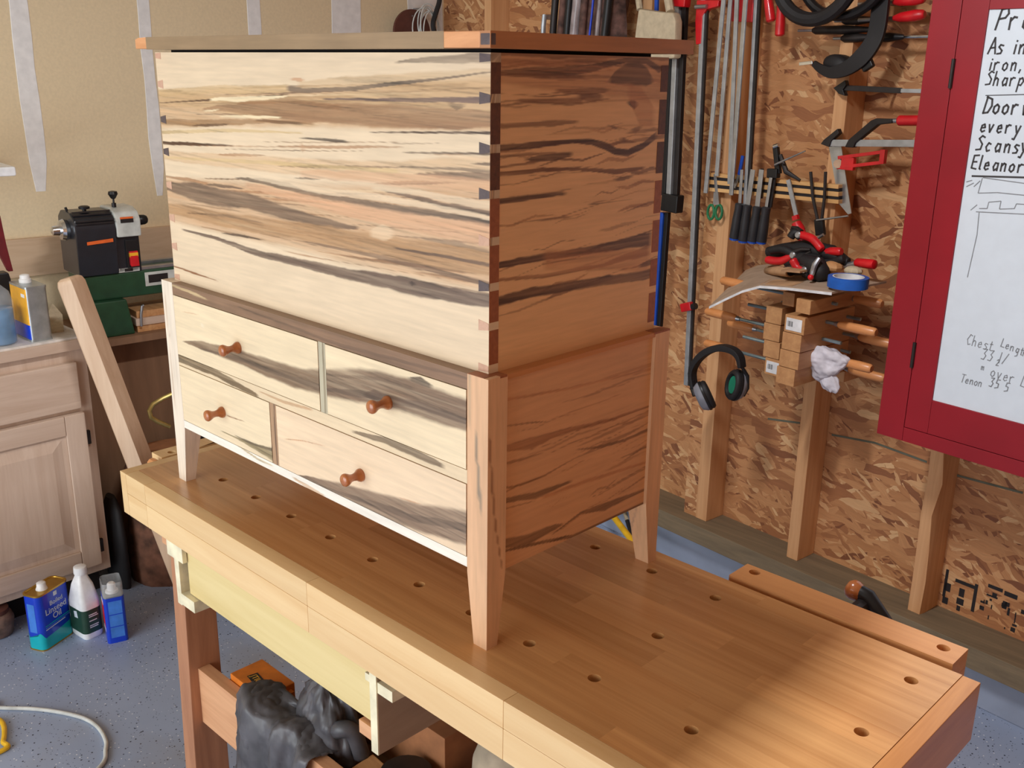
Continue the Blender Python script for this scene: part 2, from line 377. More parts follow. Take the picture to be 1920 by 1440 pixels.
# ------------------------------------------------------------------ painted spalt figure
def vnoise(x, y, seed):
    r = np.random.RandomState(seed); T = r.rand(256, 256)
    xi = np.floor(x).astype(int); yi = np.floor(y).astype(int); fx = x-xi; fy = y-yi
    fx = fx*fx*(3-2*fx); fy = fy*fy*(3-2*fy)
    g = lambda a, b: T[a % 256, b % 256]
    return (g(xi, yi)*(1-fx)+g(xi+1, yi)*fx)*(1-fy)+(g(xi, yi+1)*(1-fx)+g(xi+1, yi+1)*fx)*fy
def fnoise(x, y, seed, oct=4):
    t = 0; a = 1; s = 0
    for i in range(oct): t = t+a*vnoise(x*2**i+7.3*i, y*2**i+3.1*i, seed+i); s += a; a *= .55
    return t/s
def figure(U, V, base, strokes, seed=1, vertical=False, pink=0, fine=.05, edge=.35):
    """maple colour over (U, V); strokes: (points (u, v, half width in mm), colour, strength)"""
    if vertical: U, V = V, U
    col = np.empty(U.shape+(3,)); col[:] = lin(base)
    n1 = fnoise(U*4, V*60, seed); n2 = fnoise(U*9, V*260, seed+20)
    n3 = fnoise(U*14, V*14, seed+40)
    col *= (1+fine*1.6*(n1-.5)+fine*1.4*(n2-.5)+fine*1.2*(n3-.5))[..., None]
    wig = (fnoise(U*9, V*16, seed+60)-.5)*.006 + (fnoise(U*34, V*70, seed+70)-.5)*.004
    W = np.zeros(U.shape); t = fnoise(U*7, V*230, seed+80); tt = fnoise(U*3, V*55, seed+90)
    shade = (1+.22*(fnoise(U*6, V*420, seed+95)-.5))[..., None]
    for st in strokes:
        pts, c, a = st[:3]
        if vertical: pts = [(p[1], p[0], p[2]) for p in pts]
        pts = sorted(pts); xs = [p[0] for p in pts]
        zc = np.interp(U, xs, [p[1] for p in pts]); hw = np.interp(U, xs, [p[2] for p in pts])*.001
        endf = .012; m = 1.0; e_ = .016
        if xs[0] > U.min()+e_: m = m*np.clip((U-xs[0]+endf*.2)/endf, 0, 1)
        if xs[-1] < U.max()-e_: m = m*np.clip((xs[-1]-U+endf*.2)/endf, 0, 1)
        d = np.abs(V+wig*np.clip(hw/.006, .25, 1)-zc)
        soft = np.maximum(.0009, hw*edge)
        k = np.clip((hw-d)/soft+.5, 0, 1); k = k*k*(3-2*k)
        k = k*a*m*(.80+.55*np.clip((t-.25)*1.1, 0, 1))*(.80+.4*tt)
        W = np.maximum(W, np.clip(k, 0, 1)) if sum(c) < 560 else W*(1-np.clip(k, 0, 1)); k = np.clip(k, 0, 1)[..., None]
        col = col*(1-k)+np.array(lin(c))*shade*k
    f1 = fnoise(U*5, V*300+U*14, seed+110); f2 = fnoise(U*11, V*620, seed+120); f3 = fnoise(U*2.2, V*120, seed+130)
    col *= (1-W*(.55*np.clip((f1-.55)*4, 0, 1)+.30*np.clip((f2-.55)*4, 0, 1))*(.4+.9*f3)+.10*W*np.clip((.45-f1)*4, 0, 1))[..., None]
    return np.clip(col, 0, 1)
def board(name, mat, parent, o, ua, va, na, u0, u1, v0, v1, th, nu, nv, colfn, side=(200, 160, 120)):
    """a solid board: gridded, figured front face at origin o spanned by ua, va; th thick behind it (along -na)"""
    root = parent
    while root.parent is not None: root = root.parent
    o = Vector(o)-root.location; ua, va, na = map(Vector, (ua, va, na))
    us = np.linspace(u0, u1, nu+1); vs = np.linspace(v0, v1, nv+1); U, V = np.meshgrid(us, vs)
    col = colfn(U, V)
    A = np.array(o)+U[..., None]*np.array(ua)+V[..., None]*np.array(va)
    N = (nu+1)*(nv+1); verts = A.reshape(-1, 3); idx = np.arange(N).reshape(nv+1, nu+1)
    q = np.stack([idx[:-1, :-1], idx[:-1, 1:], idx[1:, 1:], idx[1:, :-1]], -1).reshape(-1, 4)
    bk = [o+ua*u+va*v-na*th for u, v in ((u0, v0), (u1, v0), (u1, v1), (u0, v1))]
    V2 = np.vstack([verts, np.array([tuple(p) for p in bk])])
    F = [tuple(x) for x in q.tolist()]
    if Vector(ua).cross(Vector(va)).dot(na) < 0: F = [tuple(reversed(f)) for f in F]
    b0, b1, b2, b3 = N, N+1, N+2, N+3
    bot = idx[0, :].tolist(); top = idx[-1, :].tolist(); lef = idx[:, 0].tolist(); rig = idx[:, -1].tolist()
    flip = Vector(ua).cross(Vector(va)).dot(na) < 0
    rest = [(b3, b2, b1, b0), tuple([b0, b1]+bot[::-1]), tuple([b1, b2]+rig[::-1]), tuple([b2, b3]+top), tuple([b3, b0]+lef)]
    if flip: rest = [tuple(reversed(f)) for f in rest]
    F += rest
    me = bpy.data.meshes.new(name); me.from_pydata(V2.tolist(), [], F)
    ca = me.color_attributes.new('Col', 'FLOAT_COLOR', 'POINT')
    buf = np.ones((N+4, 4), np.float32); buf[:N, :3] = col.reshape(-1, 3)
    for k, (a, b) in enumerate(((0, 0), (0, -1), (-1, -1), (-1, 0))): buf[N+k, :3] = col[a, b]
    ca.data.foreach_set('color', buf.ravel())
    me.materials.append(M[mat]); ob = bpy.data.objects.new(name, me); COL.objects.link(ob); ob.parent = parent
    return ob
def solid_paint(o, fn):
    """colour attribute for an ordinary mesh, from its own vertex positions"""
    me = o.data; ca = me.color_attributes.new('Col', 'FLOAT_COLOR', 'POINT')
    buf = np.ones((len(me.vertices), 4), np.float32)
    for i, v in enumerate(me.vertices): buf[i, :3] = fn(v.co)
    ca.data.foreach_set('color', buf.ravel()); return o
M['breadboard_orange'] = wood('breadboard_orange', (206, 140, 92), (230, 166, 116), 'x', 40, 6, .4)
M['ledge_wood'] = wood('ledge_wood', (176, 110, 62), (206, 142, 88), 'y', 40, 14, .4)
M['beech_r'] = wood('beech_stave_mixed', (184, 128, 76), (222, 168, 110), 'x', 30, 30, .25, .55, .10)
M['beech_front_r'] = wood('beech_apron_mixed', (224, 182, 126), (240, 206, 154), 'x', 26, 20, .35, .25, .05)

# ------------------------------------------------------------------ the garage shell (room frame: along wall s, depth q, height z)
def struct(o): o['kind'] = 'structure'; return o
QO = 1.789; SD = -2.557; QS = 1.70; ZS = -0.655
fl = MB(True).box(SD-.1, 1.7, -3.3, QO+.12, FLOOR-.05, FLOOR).build('floor', 'floor', smooth=False); struct(fl)
wl = MB(True).box(SD-.10, SD, -3.2, QO+.1, FLOOR, 1.75).build('wall_left', 'drywall', smooth=False); struct(wl)
wr = MB(True).box(1.60, 1.70, -3.2, QO+.1, FLOOR, 1.75).build('wall_right', 'osb', smooth=False); struct(wr)
ce = MB(True).box(SD-.1, 1.7, -3.2, QO+.1, 1.75, 1.80).build('ceiling', 'ceiling', smooth=False); struct(ce)
wb = MB(True).box(SD, 1.60, QO, QO+.1, -.72, 1.75).build('wall_back', 'osb', smooth=False); struct(wb)
for (q0, q1, z0, z1) in [(.120, .182, .39, 1.74), (.522, .570, .35, 1.74), (.918, .974, .30, 1.74), (1.262, 1.398, .30, 1.74), (1.606, 1.786, .30, 1.74)]:
    b = MB(True); n = 14; rr = random.Random(int(q0*1000)); L = []; Rr = []
    for i in range(n+1):
        z = z0+(z1-z0)*i/n; a = .003*rr.uniform(-1, 1)
        sh = .0 if i else .012
        L.append((SD+.0012, q0+a+sh, z)); Rr.append((SD+.0012, q1+.003*rr.uniform(-1, 1)-sh, z))
    b.prism(L+Rr[::-1], (.001, 0, 0)) if False else b.loft([[(SD-.002, L[i][1], L[i][2]), (SD-.002, Rr[i][1], L[i][2]), (SD+.001, Rr[i][1]-.004, L[i][2]), (SD+.001, L[i][1]+.004, L[i][2])] for i in range(n+1)])
    b.build('joint_compound_strip', 'mud', wl, smooth=False)
tr = MB(True).box(SD, SD+.02, -3.1, 1.55, .118, .243).build('trim_1', 'ledger', bevel=.002); struct(tr)
for i, s0 in enumerate([-2.175, -1.768, -1.36, -.998, -.628, -.216, .19, .60, 1.0, 1.4]):
    wd = .040 if s0 != -.998 else .046
    if s0 == -.216:    # the stud with a wavy waney edge
        b = MB(True); rings = []
        for k in range(25):
            z = ZS+(1.74-ZS)*k/24; wv = .006*math.sin(k*1.9)+.004*math.sin(k*3.7) if k < 9 else 0
            rings.append([(s0+wv*.3, QS, z), (s0+.036+wv, QS, z), (s0+.040, QS+.02, z), (s0+.040, QO, z), (s0, QO, z)])
        b.loft(rings).build('stud', 'stud', wb, smooth=True, angle=40)
    else: boxo('stud', 'stud', wb, s0, s0+wd, QS, QO, ZS, 1.74, True, .002)
boxo('sheathing_strip', 'osb', wb, -1.052, -1.0, QS+.004, QO, ZS, 1.74, True, 0)
boxo('sill_plate', 'sill', wb, SD, 1.6, 1.652, QO+.05, -.72, ZS, True, .003)
boxo('foundation_curb', 'curb', wb, SD, 1.6, 1.70, QO+.1, FLOOR, -.72, True, .004)
def wallline(pts, wd, mat, name, q=QO-.0008):
    b = MB(True)
    for (a, c) in zip(pts, pts[1:]):
        b.bar((a[0], q, a[2]), (c[0], q, c[2]), (0, 0, wd), (0, .0006, 0))
    return b.build(name, mat, wb, smooth=False)
wallline([(-0.806, 1.789, -0.2645), (-0.6871, 1.789, -0.2453)], .003, 'chalk', 'chalk_line')
wallline([(-0.5719, 1.789, -0.2505), (-0.4304, 1.789, -0.234), (-0.2663, 1.789, -0.2424)], .003, 'chalk', 'chalk_line')
wallline([(-0.1833, 1.789, -0.254), (0.0015, 1.789, -0.2445)], .003, 'chalk', 'chalk_line')
# black maker's stamp printed along the foot of the sheathing: blurred bars and ticks, no legible letters
b = MB(True); rr = random.Random(3)
def ink(s0, s1, z0, z1): b.box(s0, s1, QO-.0009, QO, z0, z1)
s = -.165
for (ds0, ds1, z0, z1) in [(.0, .008, -.62, -.535), (.002, .02, -.60, -.575), (.002, .018, -.64, -.62), (.03, .085, -.562, -.552), (.045, .06, -.60, -.575), (.042, .062, -.625, -.606), (.085, .094, -.63, -.545), (.045, .055, -.645, -.63), (.12, .16, -.54, -.53), (.165, .20, -.545, -.532), (.12, .15, -.565, -.56)]:
    ink(s+ds0, s+ds1, z0, z1)
for k in range(46):
    x = s+.10+rr.random()*.34; z = -.645+rr.random()*.085; ink(x, x+rr.choice([.003, .006, .012]), z, z+rr.choice([.006, .012, .022]))
b.build('printed_stamp', 'stampink', wb, smooth=False)

# ------------------------------------------------------------------ blanket chest
E_ = .0183; LC = .851; WC = .3673; ZB = .407; ZT = .817
MAPLE = (230, 206, 174); BRN = (158, 118, 84); DRK = (92, 72, 58); GRY = (124, 104, 86); TAN = (200, 164, 118); PNK = (218, 168, 130); BLK = (58, 42, 36); SLIT = (86, 56, 36)
chest = thing('blanket_chest', 'tall spalted maple blanket chest with four small drawers, standing on the workbench', 'chest', (-.4255, .1836, 0))
def P(pts): return [(a, b, h) for a, b, h in pts]
FS = [([(-0.8618, 0.7179, 32), (-0.4384, 0.7377, 28), (-0.0006, 0.7565, 32)], (196,150,102), .66),
 ([(-0.8586, 0.5573, 38), (-0.4164, 0.5711, 52), (-0.1791, 0.5777, 62), (0.0011, 0.5915, 72)], (198,148,102), .66),
 ([(-0.8438, 0.6379, 8), (-0.5184, 0.6458, 12), (-0.2194, 0.6581, 14), (0.0003, 0.6701, 24)], (216,174,128), .55),
 ([(-0.1844, 0.8046, 1), (-0.1325, 0.8073, 3), (-0.0758, 0.8100, 5), (-0.0011, 0.8125, 7)], GRY, .75),
 ([(-0.8455, 0.7465, 6), (-0.6219, 0.7585, 7), (-0.4357, 0.7669, 6)], (206,172,124), .75),
 ([(-0.8364, 0.7373, 10), (-0.6252, 0.7343, 14), (-0.4384, 0.7377, 16), (-0.2158, 0.7455, 22), (-0.0005, 0.7530, 22)], TAN, .55),
 ([(-0.4148, 0.7711, 6), (-0.2578, 0.7769, 9), (-0.0009, 0.7876, 12)], TAN, .5),
 ([(-0.4452, 0.7656, 3), (-0.4307, 0.7651, 4), (-0.4002, 0.7638, 3), (-0.2806, 0.7685, 3), (-0.1936, 0.7763, 2.5), (-0.0946, 0.7848, 1.5), (-0.0009, 0.7944, 1)], GRY, .95),
 ([(-0.8377, 0.7306, 1), (-0.6551, 0.7415, 1.5), (-0.5523, 0.7488, 1.2), (-0.4367, 0.7567, 1)], SLIT, .85),
 ([(-0.7023, 0.7238, 2), (-0.5659, 0.7318, 9), (-0.4028, 0.7328, 14), (-0.2163, 0.7351, 16), (-0.0579, 0.7354, 13), (-0.0004, 0.7390, 9)], BRN, .85),
 ([(-0.5886, 0.7386, 2), (-0.4376, 0.7469, 3), (-0.3050, 0.7424, 4)], (150,104,66), .6),
 ([(-0.3518, 0.7523, 1), (-0.2154, 0.7559, 2), (-0.1140, 0.7584, 3), (-0.0006, 0.7618, 4)], (104,82,80), .9),
 ([(-0.0799, 0.7551, 2), (-0.0615, 0.7509, 4), (-0.0434, 0.7539, 2)], DRK, .6),
 ([(-0.8510, 0.6979, 5), (-0.6928, 0.7007, 6), (-0.5110, 0.7138, 3), (-0.3740, 0.7162, 1.5)], (150,108,66), .8),
 ([(-0.7396, 0.6962, 1), (-0.6803, 0.6987, 2.5), (-0.6172, 0.7035, 1)], SLIT, .8),
 ([(-0.5392, 0.7147, 1), (-0.4780, 0.7144, 3), (-0.4043, 0.7148, 1.5)], SLIT, .6),
 ([(-0.8473, 0.6785, 3), (-0.6309, 0.6928, 3), (-0.5128, 0.6978, 2), (-0.4055, 0.7004, 1)], (206,174,116), .6),
 ([(-0.8472, 0.6596, 3), (-0.7653, 0.6634, 3), (-0.6850, 0.6665, 2), (-0.6064, 0.6699, 0.6)], SLIT, 1),
 ([(-0.4165, 0.6926, 0.8), (-0.3609, 0.6942, 2), (-0.3222, 0.6945, 2.6), (-0.2871, 0.6940, 0.5)], BLK, .95),
 ([(-0.2434, 0.7104, 0.6), (-0.1545, 0.7147, 1.2), (-0.0002, 0.7216, 1.8)], DRK, .95),
 ([(-0.1716, 0.6874, 0.8), (-0.0958, 0.6908, 1.4), (0.0000, 0.6958, 1.6)], DRK, .9),
 ([(-0.0361, 0.6812, 0.6), (0.0002, 0.6838, 2)], DRK, .9),
 ([(-0.1848, 0.6673, 0.8), (-0.0960, 0.6711, 1.5), (-0.0217, 0.6740, 2.5), (0.0003, 0.6750, 1.5)], GRY, .75),
 ([(-0.1477, 0.6602, 0.6), (-0.0961, 0.6614, 3), (-0.0397, 0.6650, 5), (0.0003, 0.6672, 6.5)], (128,100,80), .85),
 ([(-0.8408, 0.6347, 2), (-0.5764, 0.6463, 3), (-0.3588, 0.6545, 3), (-0.1766, 0.6613, 3)], (214,184,130), .6),
 ([(-0.4212, 0.6381, 5), (-0.2644, 0.6477, 8), (-0.1358, 0.6515, 9), (0.0004, 0.6556, 9)], PNK, .55),
 ([(-0.4377, 0.6305, 0.5), (-0.4009, 0.6329, 1.5), (-0.3653, 0.6344, 0.5)], DRK, .8),
 ([(-0.2204, 0.6322, 1), (-0.1363, 0.6279, 3), (-0.0888, 0.6237, 4), (-0.0508, 0.6235, 4), (0.0008, 0.6208, 3)], (100,78,66), .92),
 ([(-0.8436, 0.5995, 2), (-0.7756, 0.6009, 3), (-0.6950, 0.5988, 2)], (176,120,74), .7),
 ([(-0.8468, 0.5816, 8), (-0.7446, 0.5803, 17), (-0.6654, 0.5792, 15), (-0.5723, 0.5816, 13), (-0.4920, 0.5754, 11), (-0.4164, 0.5711, 9), (-0.3400, 0.5706, 6), (-0.2728, 0.5724, 2)], (116,92,74), .95),
 ([(-0.7083, 0.5977, 1), (-0.6561, 0.5999, 3), (-0.5819, 0.6009, 1)], DRK, .8),
 ([(-0.6102, 0.6168, 1), (-0.5214, 0.6187, 5), (-0.4496, 0.6163, 6), (-0.4131, 0.6105, 4), (-0.3131, 0.6105, 4), (-0.2436, 0.6094, 4.5), (-0.1782, 0.6091, 6), (-0.0967, 0.6115, 4), (0.0009, 0.6077, 5)], (112,92,76), .92),
 ([(-0.5810, 0.6080, 4), (-0.4892, 0.6036, 7), (-0.3629, 0.5990, 9), (-0.2219, 0.5950, 11), (0.0011, 0.5915, 15)], PNK, .75),
 ([(-0.8503, 0.5420, 9), (-0.6513, 0.5422, 13), (-0.4726, 0.5463, 13), (-0.3167, 0.5527, 15), (-0.1379, 0.5529, 17), (0.0014, 0.5562, 17)], (180,138,96), .85),
 ([(-0.7858, 0.5398, 1), (-0.6375, 0.5504, 2.5), (-0.5289, 0.5493, 1)], SLIT, .55),
 ([(-0.4195, 0.5340, 1), (-0.2470, 0.5355, 3), (-0.1383, 0.5332, 3.5), (0.0017, 0.5281, 4)], (120,92,72), .75),
 ([(-0.1972, 0.5526, 1), (-0.0974, 0.5543, 2.5), (0.0014, 0.5547, 2.2)], (100,76,62), .85),
 ([(-0.1374, 0.5733, 1), (-0.0585, 0.5739, 2.5), (0.0013, 0.5714, 1.5)], GRY, .6),
 ([(-0.6676, 0.5174, 1), (-0.5917, 0.5208, 2.5), (-0.5378, 0.5212, 0.6)], DRK, .85),
 ([(-0.8090, 0.5070, 1.5), (-0.7019, 0.5064, 3), (-0.6249, 0.5024, 4), (-0.5346, 0.4969, 6), (-0.4227, 0.4957, 7), (-0.3200, 0.4983, 8), (-0.2258, 0.4997, 11), (-0.1390, 0.5011, 12), (-0.0782, 0.5034, 10), (0.0019, 0.5079, 8)], (112,90,76), .97),
 ([(-0.1641, 0.5064, 1), (-0.1557, 0.5063, 3), (-0.1451, 0.5065, 1)], BLK, .8),
 ([(-0.8475, 0.4327, 1), (-0.7823, 0.4311, 2), (-0.6899, 0.4278, 0.5)], (140,92,58), 1),
 ([(-0.5675, 0.6218, 2), (-0.3867, 0.6182, 5), (-0.2209, 0.6212, 5), (-0.0966, 0.6201, 4), (0.0008, 0.6151, 3)], MAPLE, .75),
 ([(0.0007, 0.6299, 5), (-0.1361, 0.6358, 4), (-0.2425, 0.6330, 2)], MAPLE, .7),
 ([(-0.6741, 0.7406, 2), (-0.5877, 0.7454, 4), (-0.5072, 0.7495, 3), (-0.4422, 0.7537, 1)], (246,226,186), .9), ([(-0.6464, 0.7148, 1), (-0.5559, 0.7185, 2.5), (-0.4611, 0.7215, 1)], (246,226,186), .85), ([(-0.6993, 0.7223, 1), (-0.6768, 0.7225, 1.5), (-0.6449, 0.7259, 1)], (246,226,186), .8),
 ([(-0.4346, 0.7791, 1), (-0.4090, 0.7787, 3), (-0.3940, 0.7784, 1)], (196,140,100), .8),
 ([(-0.2501, 0.5665, 5), (-0.2184, 0.5731, 12), (-0.1921, 0.5735, 5)], (240,212,176), .55),
 ([(-0.4175, 0.6809, 2), (-0.4099, 0.6785, 8), (-0.3999, 0.6762, 2)], (206,158,120), .5)]
rs = random.Random(12)
for TOPL, BOTL, n_ in (([(-0.8444, 0.7522, 0), (-0.4355, 0.7692, 0), (-0.0008, 0.7853, 0)], [(-0.8563, 0.6891, 0), (-0.4415, 0.7044, 0), (-0.0003, 0.7296, 0)], 26), ([(-0.8510, 0.5989, 0), (-0.4114, 0.6300, 0), (0.0003, 0.6677, 0)], [(-0.8673, 0.5094, 0), (-0.4223, 0.5011, 0), (0.0018, 0.5152, 0)], 46), ([(-0.8365, 0.6780, 0), (-0.4058, 0.6975, 0), (-0.0002, 0.7202, 0)], [(-0.8490, 0.6096, 0), (-0.4108, 0.6374, 0), (0.0003, 0.6677, 0)], 10)):
    tx_ = [p_[0] for p_ in TOPL]; bx_ = [p_[0] for p_ in BOTL]
    for k_ in range(n_):
        t_ = rs.random(); u0 = -LC+LC*rs.random()*.9; ln_ = rs.uniform(.08, .42); h_ = rs.choice([.5, .7, 1, 1.4, 2.2]); pts_ = []
        for f_ in (0, .3, .65, 1):
            x_ = u0+ln_*f_
            if x_ <= 0: pts_.append((x_, float(np.interp(x_, tx_, [p_[1] for p_ in TOPL])*(1-t_)+np.interp(x_, bx_, [p_[1] for p_ in BOTL])*t_), h_*(.3 if f_ in (0, 1) else 1)))
        if len(pts_) > 1: FS.insert(3, (pts_, rs.choice([(150,110,76), (128,94,66), (112,84,64), (170,122,84), (232,204,164)]), rs.uniform(.5, .9)))
board('front_board', 'maple', chest, (0,0,0), (1,0,0), (0,0,1), (0,-1,0), -LC, 0, ZB, ZT, .018, 420, 300, lambda U, V: figure(U, V, MAPLE, FS, 3))
SMAP = (230, 182, 132); SD1 = (116, 74, 46); SD2 = (88, 56, 38)
SS = [([(0.0052, 0.8192, 6), (0.1408, 0.8196, 7), (0.3689, 0.8188, 7)], (128,84,54), .8),
 ([(0.0202, 0.8066, 3), (0.1414, 0.8059, 4), (0.2301, 0.8125, 3)], (160,104,66), .6),
 ([(0.0204, 0.7948, 2), (0.0712, 0.7961, 5), (0.1177, 0.7957, 6), (0.1918, 0.7991, 5), (0.2306, 0.8061, 4), (0.2710, 0.8115, 3), (0.3135, 0.8104, 4), (0.3437, 0.8003, 5), (0.3704, 0.8043, 2)], SD2, .85),
 ([(0.0183, 0.7919, 2), (0.0943, 0.7907, 3), (0.1795, 0.7895, 2)], SD1, .8),
 ([(0.2268, 0.7832, 1), (0.2452, 0.7884, 8), (0.2696, 0.7934, 14), (0.2948, 0.7936, 16), (0.3154, 0.7886, 12), (0.3334, 0.7832, 2)], (104,74,48), .85),
 ([(0.1186, 0.7727, 2), (0.1934, 0.7707, 5), (0.2329, 0.7721, 2)], SD1, .6), ([(0.1631, 0.7646, 2), (0.1938, 0.7630, 6), (0.2201, 0.7621, 3)], SD1, .65),
 ([(0.0451, 0.7590, 1), (0.1435, 0.7577, 3), (0.1811, 0.7596, 3)], SD1, .7),
 ([(0.2711, 0.7546, 1), (0.2811, 0.7526, 4), (0.2899, 0.7499, 6), (0.2998, 0.7515, 2)], BLK, 1),
 ([(0.2712, 0.7719, 8), (0.3044, 0.7480, 26), (0.3413, 0.7300, 12)], (176,112,70), .5),
 ([(0.0192, 0.7297, 3), (0.0730, 0.7301, 3), (0.1202, 0.7315, 4), (0.1699, 0.7310, 1.5)], SD1, .8),
 ([(0.2306, 0.7244, 1), (0.2445, 0.7210, 2), (0.2585, 0.7177, 1)], SD2, .7),
 ([(0.2596, 0.7032, 2), (0.2709, 0.7025, 3), (0.2794, 0.7016, 1)], SD2, .7), ([(0.2813, 0.7144, 2), (0.2955, 0.7157, 4), (0.3125, 0.7203, 2)], SD1, .6),
 ([(0.0065, 0.7037, 4), (0.0508, 0.7036, 4), (0.0972, 0.7048, 4), (0.1585, 0.7055, 3), (0.1973, 0.7030, 4), (0.2243, 0.6962, 5), (0.2524, 0.6868, 5), (0.2808, 0.6838, 5), (0.3150, 0.6915, 5), (0.3509, 0.7086, 6)], SD2, .9),
 ([(0.0198, 0.6921, 2), (0.0740, 0.6925, 2), (0.1592, 0.6892, 2)], SD1, .7), ([(0.0626, 0.6860, 1), (0.0883, 0.6863, 4), (0.1220, 0.6862, 5), (0.1593, 0.6873, 2)], SD2, .8),
 ([(0.0199, 0.6791, 1.5), (0.0628, 0.6806, 1.5), (0.0907, 0.6833, 3)], SD1, .8),
 ([(0.0157, 0.6702, 3), (0.0983, 0.6711, 3), (0.1732, 0.6668, 2), (0.2544, 0.6580, 4), (0.3237, 0.6601, 2)], SD1, .85),
 ([(0.2496, 0.6467, 2), (0.2722, 0.6473, 3), (0.2951, 0.6494, 1.5)], SD2, .7),
 ([(0.0161, 0.6344, 4), (0.0523, 0.6354, 4), (0.0994, 0.6366, 3), (0.1490, 0.6361, 2)], SD2, .85),
 ([(0.0909, 0.6031, 1), (0.1252, 0.6040, 2), (0.1634, 0.6030, 1)], SD1, .6), ([(0.1942, 0.6165, 1), (0.2076, 0.6163, 1.5), (0.2295, 0.6162, 0.6)], SD2, .7),
 ([(0.0082, 0.5521, 4), (0.0541, 0.5526, 5), (0.1528, 0.5519, 5), (0.2619, 0.5513, 7), (0.3501, 0.5514, 10)], (96,64,46), .9),
 ([(0.0175, 0.5331, 2), (0.1031, 0.5265, 3), (0.2353, 0.5251, 3), (0.3468, 0.5358, 8)], (150,96,60), .75),
 ([(0.1024, 0.5486, 14), (0.2069, 0.5358, 16), (0.3484, 0.5185, 16)], (184,122,78), .5),
 ([(0.0088, 0.5048, 6), (0.0792, 0.5057, 7), (0.1816, 0.5014, 7), (0.2951, 0.4989, 7), (0.3596, 0.4989, 8)], (92,60,42), .92),
 ([(0.3181, 0.5132, 2), (0.3394, 0.5148, 4), (0.3643, 0.5165, 4)], SD2, .8)]
def side_streaks(z0, z1, n_, w_, seed):
    r_ = random.Random(seed); out = []
    for k_ in range(n_):
        f_ = r_.random(); z_ = z0+(z1-z0)*f_; sl = .10*(1-f_); u0 = r_.uniform(-.05, w_*.8); ln_ = r_.uniform(.05, .26); h_ = r_.choice([.5, .7, 1, 1.6, 2.6])
        out.append(([(u0+ln_*q_, z_+sl*(u0+ln_*q_)+.003*math.sin(9*q_+k_), h_*(.3 if q_ in (0, 1) else 1)) for q_ in (0, .3, .65, 1)], r_.choice([(128,82,52), (110,70,44), (158,106,68), (176,120,78)]), r_.uniform(.4, .8)))
    return out
SS = SS[:3]+side_streaks(.48, .815, 60, WC, 21)+SS[3:]
SS.insert(0, ([(.02, .80, 20), (.20, .79, 22), (.36, .78, 30)], (188, 134, 92), .6))
board('side_board', 'maple', chest, (0,0,0), (0,1,0), (0,0,1), (1,0,0), .018, WC, ZB, ZT, .018, 190, 280, lambda U, V: figure(U, V, SMAP, SS, 11))
put('side_board', 'beech_rail', chest, lambda b: b.box(-LC, -LC+.018, .018, WC, ZB, ZT), bevel=.001)
put('back_board', 'beech_rail', chest, lambda b: b.box(-LC+.0182, -.0182, WC-.018, WC, ZB, ZT), bevel=.001)
pinz = [.811, .763, .702, .645, .585, .525, .472, .414]
for i, z in enumerate(pinz):
    mt = 'pin_dark' if i in (0, 1, 2, 3, 5) else 'pin_pink'
    for sx, x0 in ((1, 0), (-1, -LC)):
        a, c = (.0075, .0045) if 0 < i < 7 else (.0055, .004)
        b = MB(); b.prism([(x0-sx*.0195, -.0004, z-a), (x0-sx*.0003, -.0004, z-c), (x0-sx*.0003, -.0004, z+c), (x0-sx*.0195, -.0004, z+a)], (0, .006, 0)).build('pin', mt if sx == 1 else ('pin_dark' if i in (2, 3) else 'pin_pink'), chest, smooth=False)
for i in range(7):
    z1, z0 = pinz[i]-.0055, pinz[i+1]+.0055
    for y0, y1 in ((.0003, .0175), (WC-.0175, WC-.0003)):
        MB().box(-.006, .0004, y0, y1, z0, z1).build('tail', 'tail_dark' if i < 3 else 'tail_mid', chest, smooth=False)
# lid: grey-brown panel between orange breadboard ends, on an added inset strip, near-black for the gap's shade
put('lid_gap_shade', 'toe', chest, lambda b: b.box(-.83, -.02, .02, .35, ZT, .8226), bevel=0)
LZ0, LZ1 = .8222, .841
lidf = lambda base: (lambda U, V: figure(U, V, base, [], 31, fine=.2))
lp = board('lid_panel', 'maple', chest, (0,-.030,0), (1,0,0), (0,0,1), (0,-1,0), -.822, -.052, LZ0-.001, LZ1+.0005, .415, 240, 10, lidf((150, 124, 94)))
lb = MB(); lb.loft([[(x, -.030, LZ0), (x, .385, LZ0), (x, .385, z1), (x, -.030, z1)] for x, z1 in ((-.862, .838), (-.85, .8405), (-.8222, .8412))]).build('breadboard_end', 'breadboard_orange', chest, bevel=.001)
board('breadboard_end', 'maple', chest, (.030,0,0), (0,1,0), (0,0,1), (1,0,0), -.030, .385, LZ0-.0005, LZ1, .0818, 120, 8, lambda U, V: figure(U, V, (176, 118, 74), [], 35, fine=.16))
put('lid_edge_plug', 'pin_dark', chest, lambda b: b.box(.012, .0303, -.0303, -.02, .824, .8395), bevel=.002)
put('lid_edge_cap', 'breadboard_orange', chest, lambda b: b.box(-.0517, .012, -.0303, -.02, LZ0-.0003, LZ1-.0005), bevel=.001)
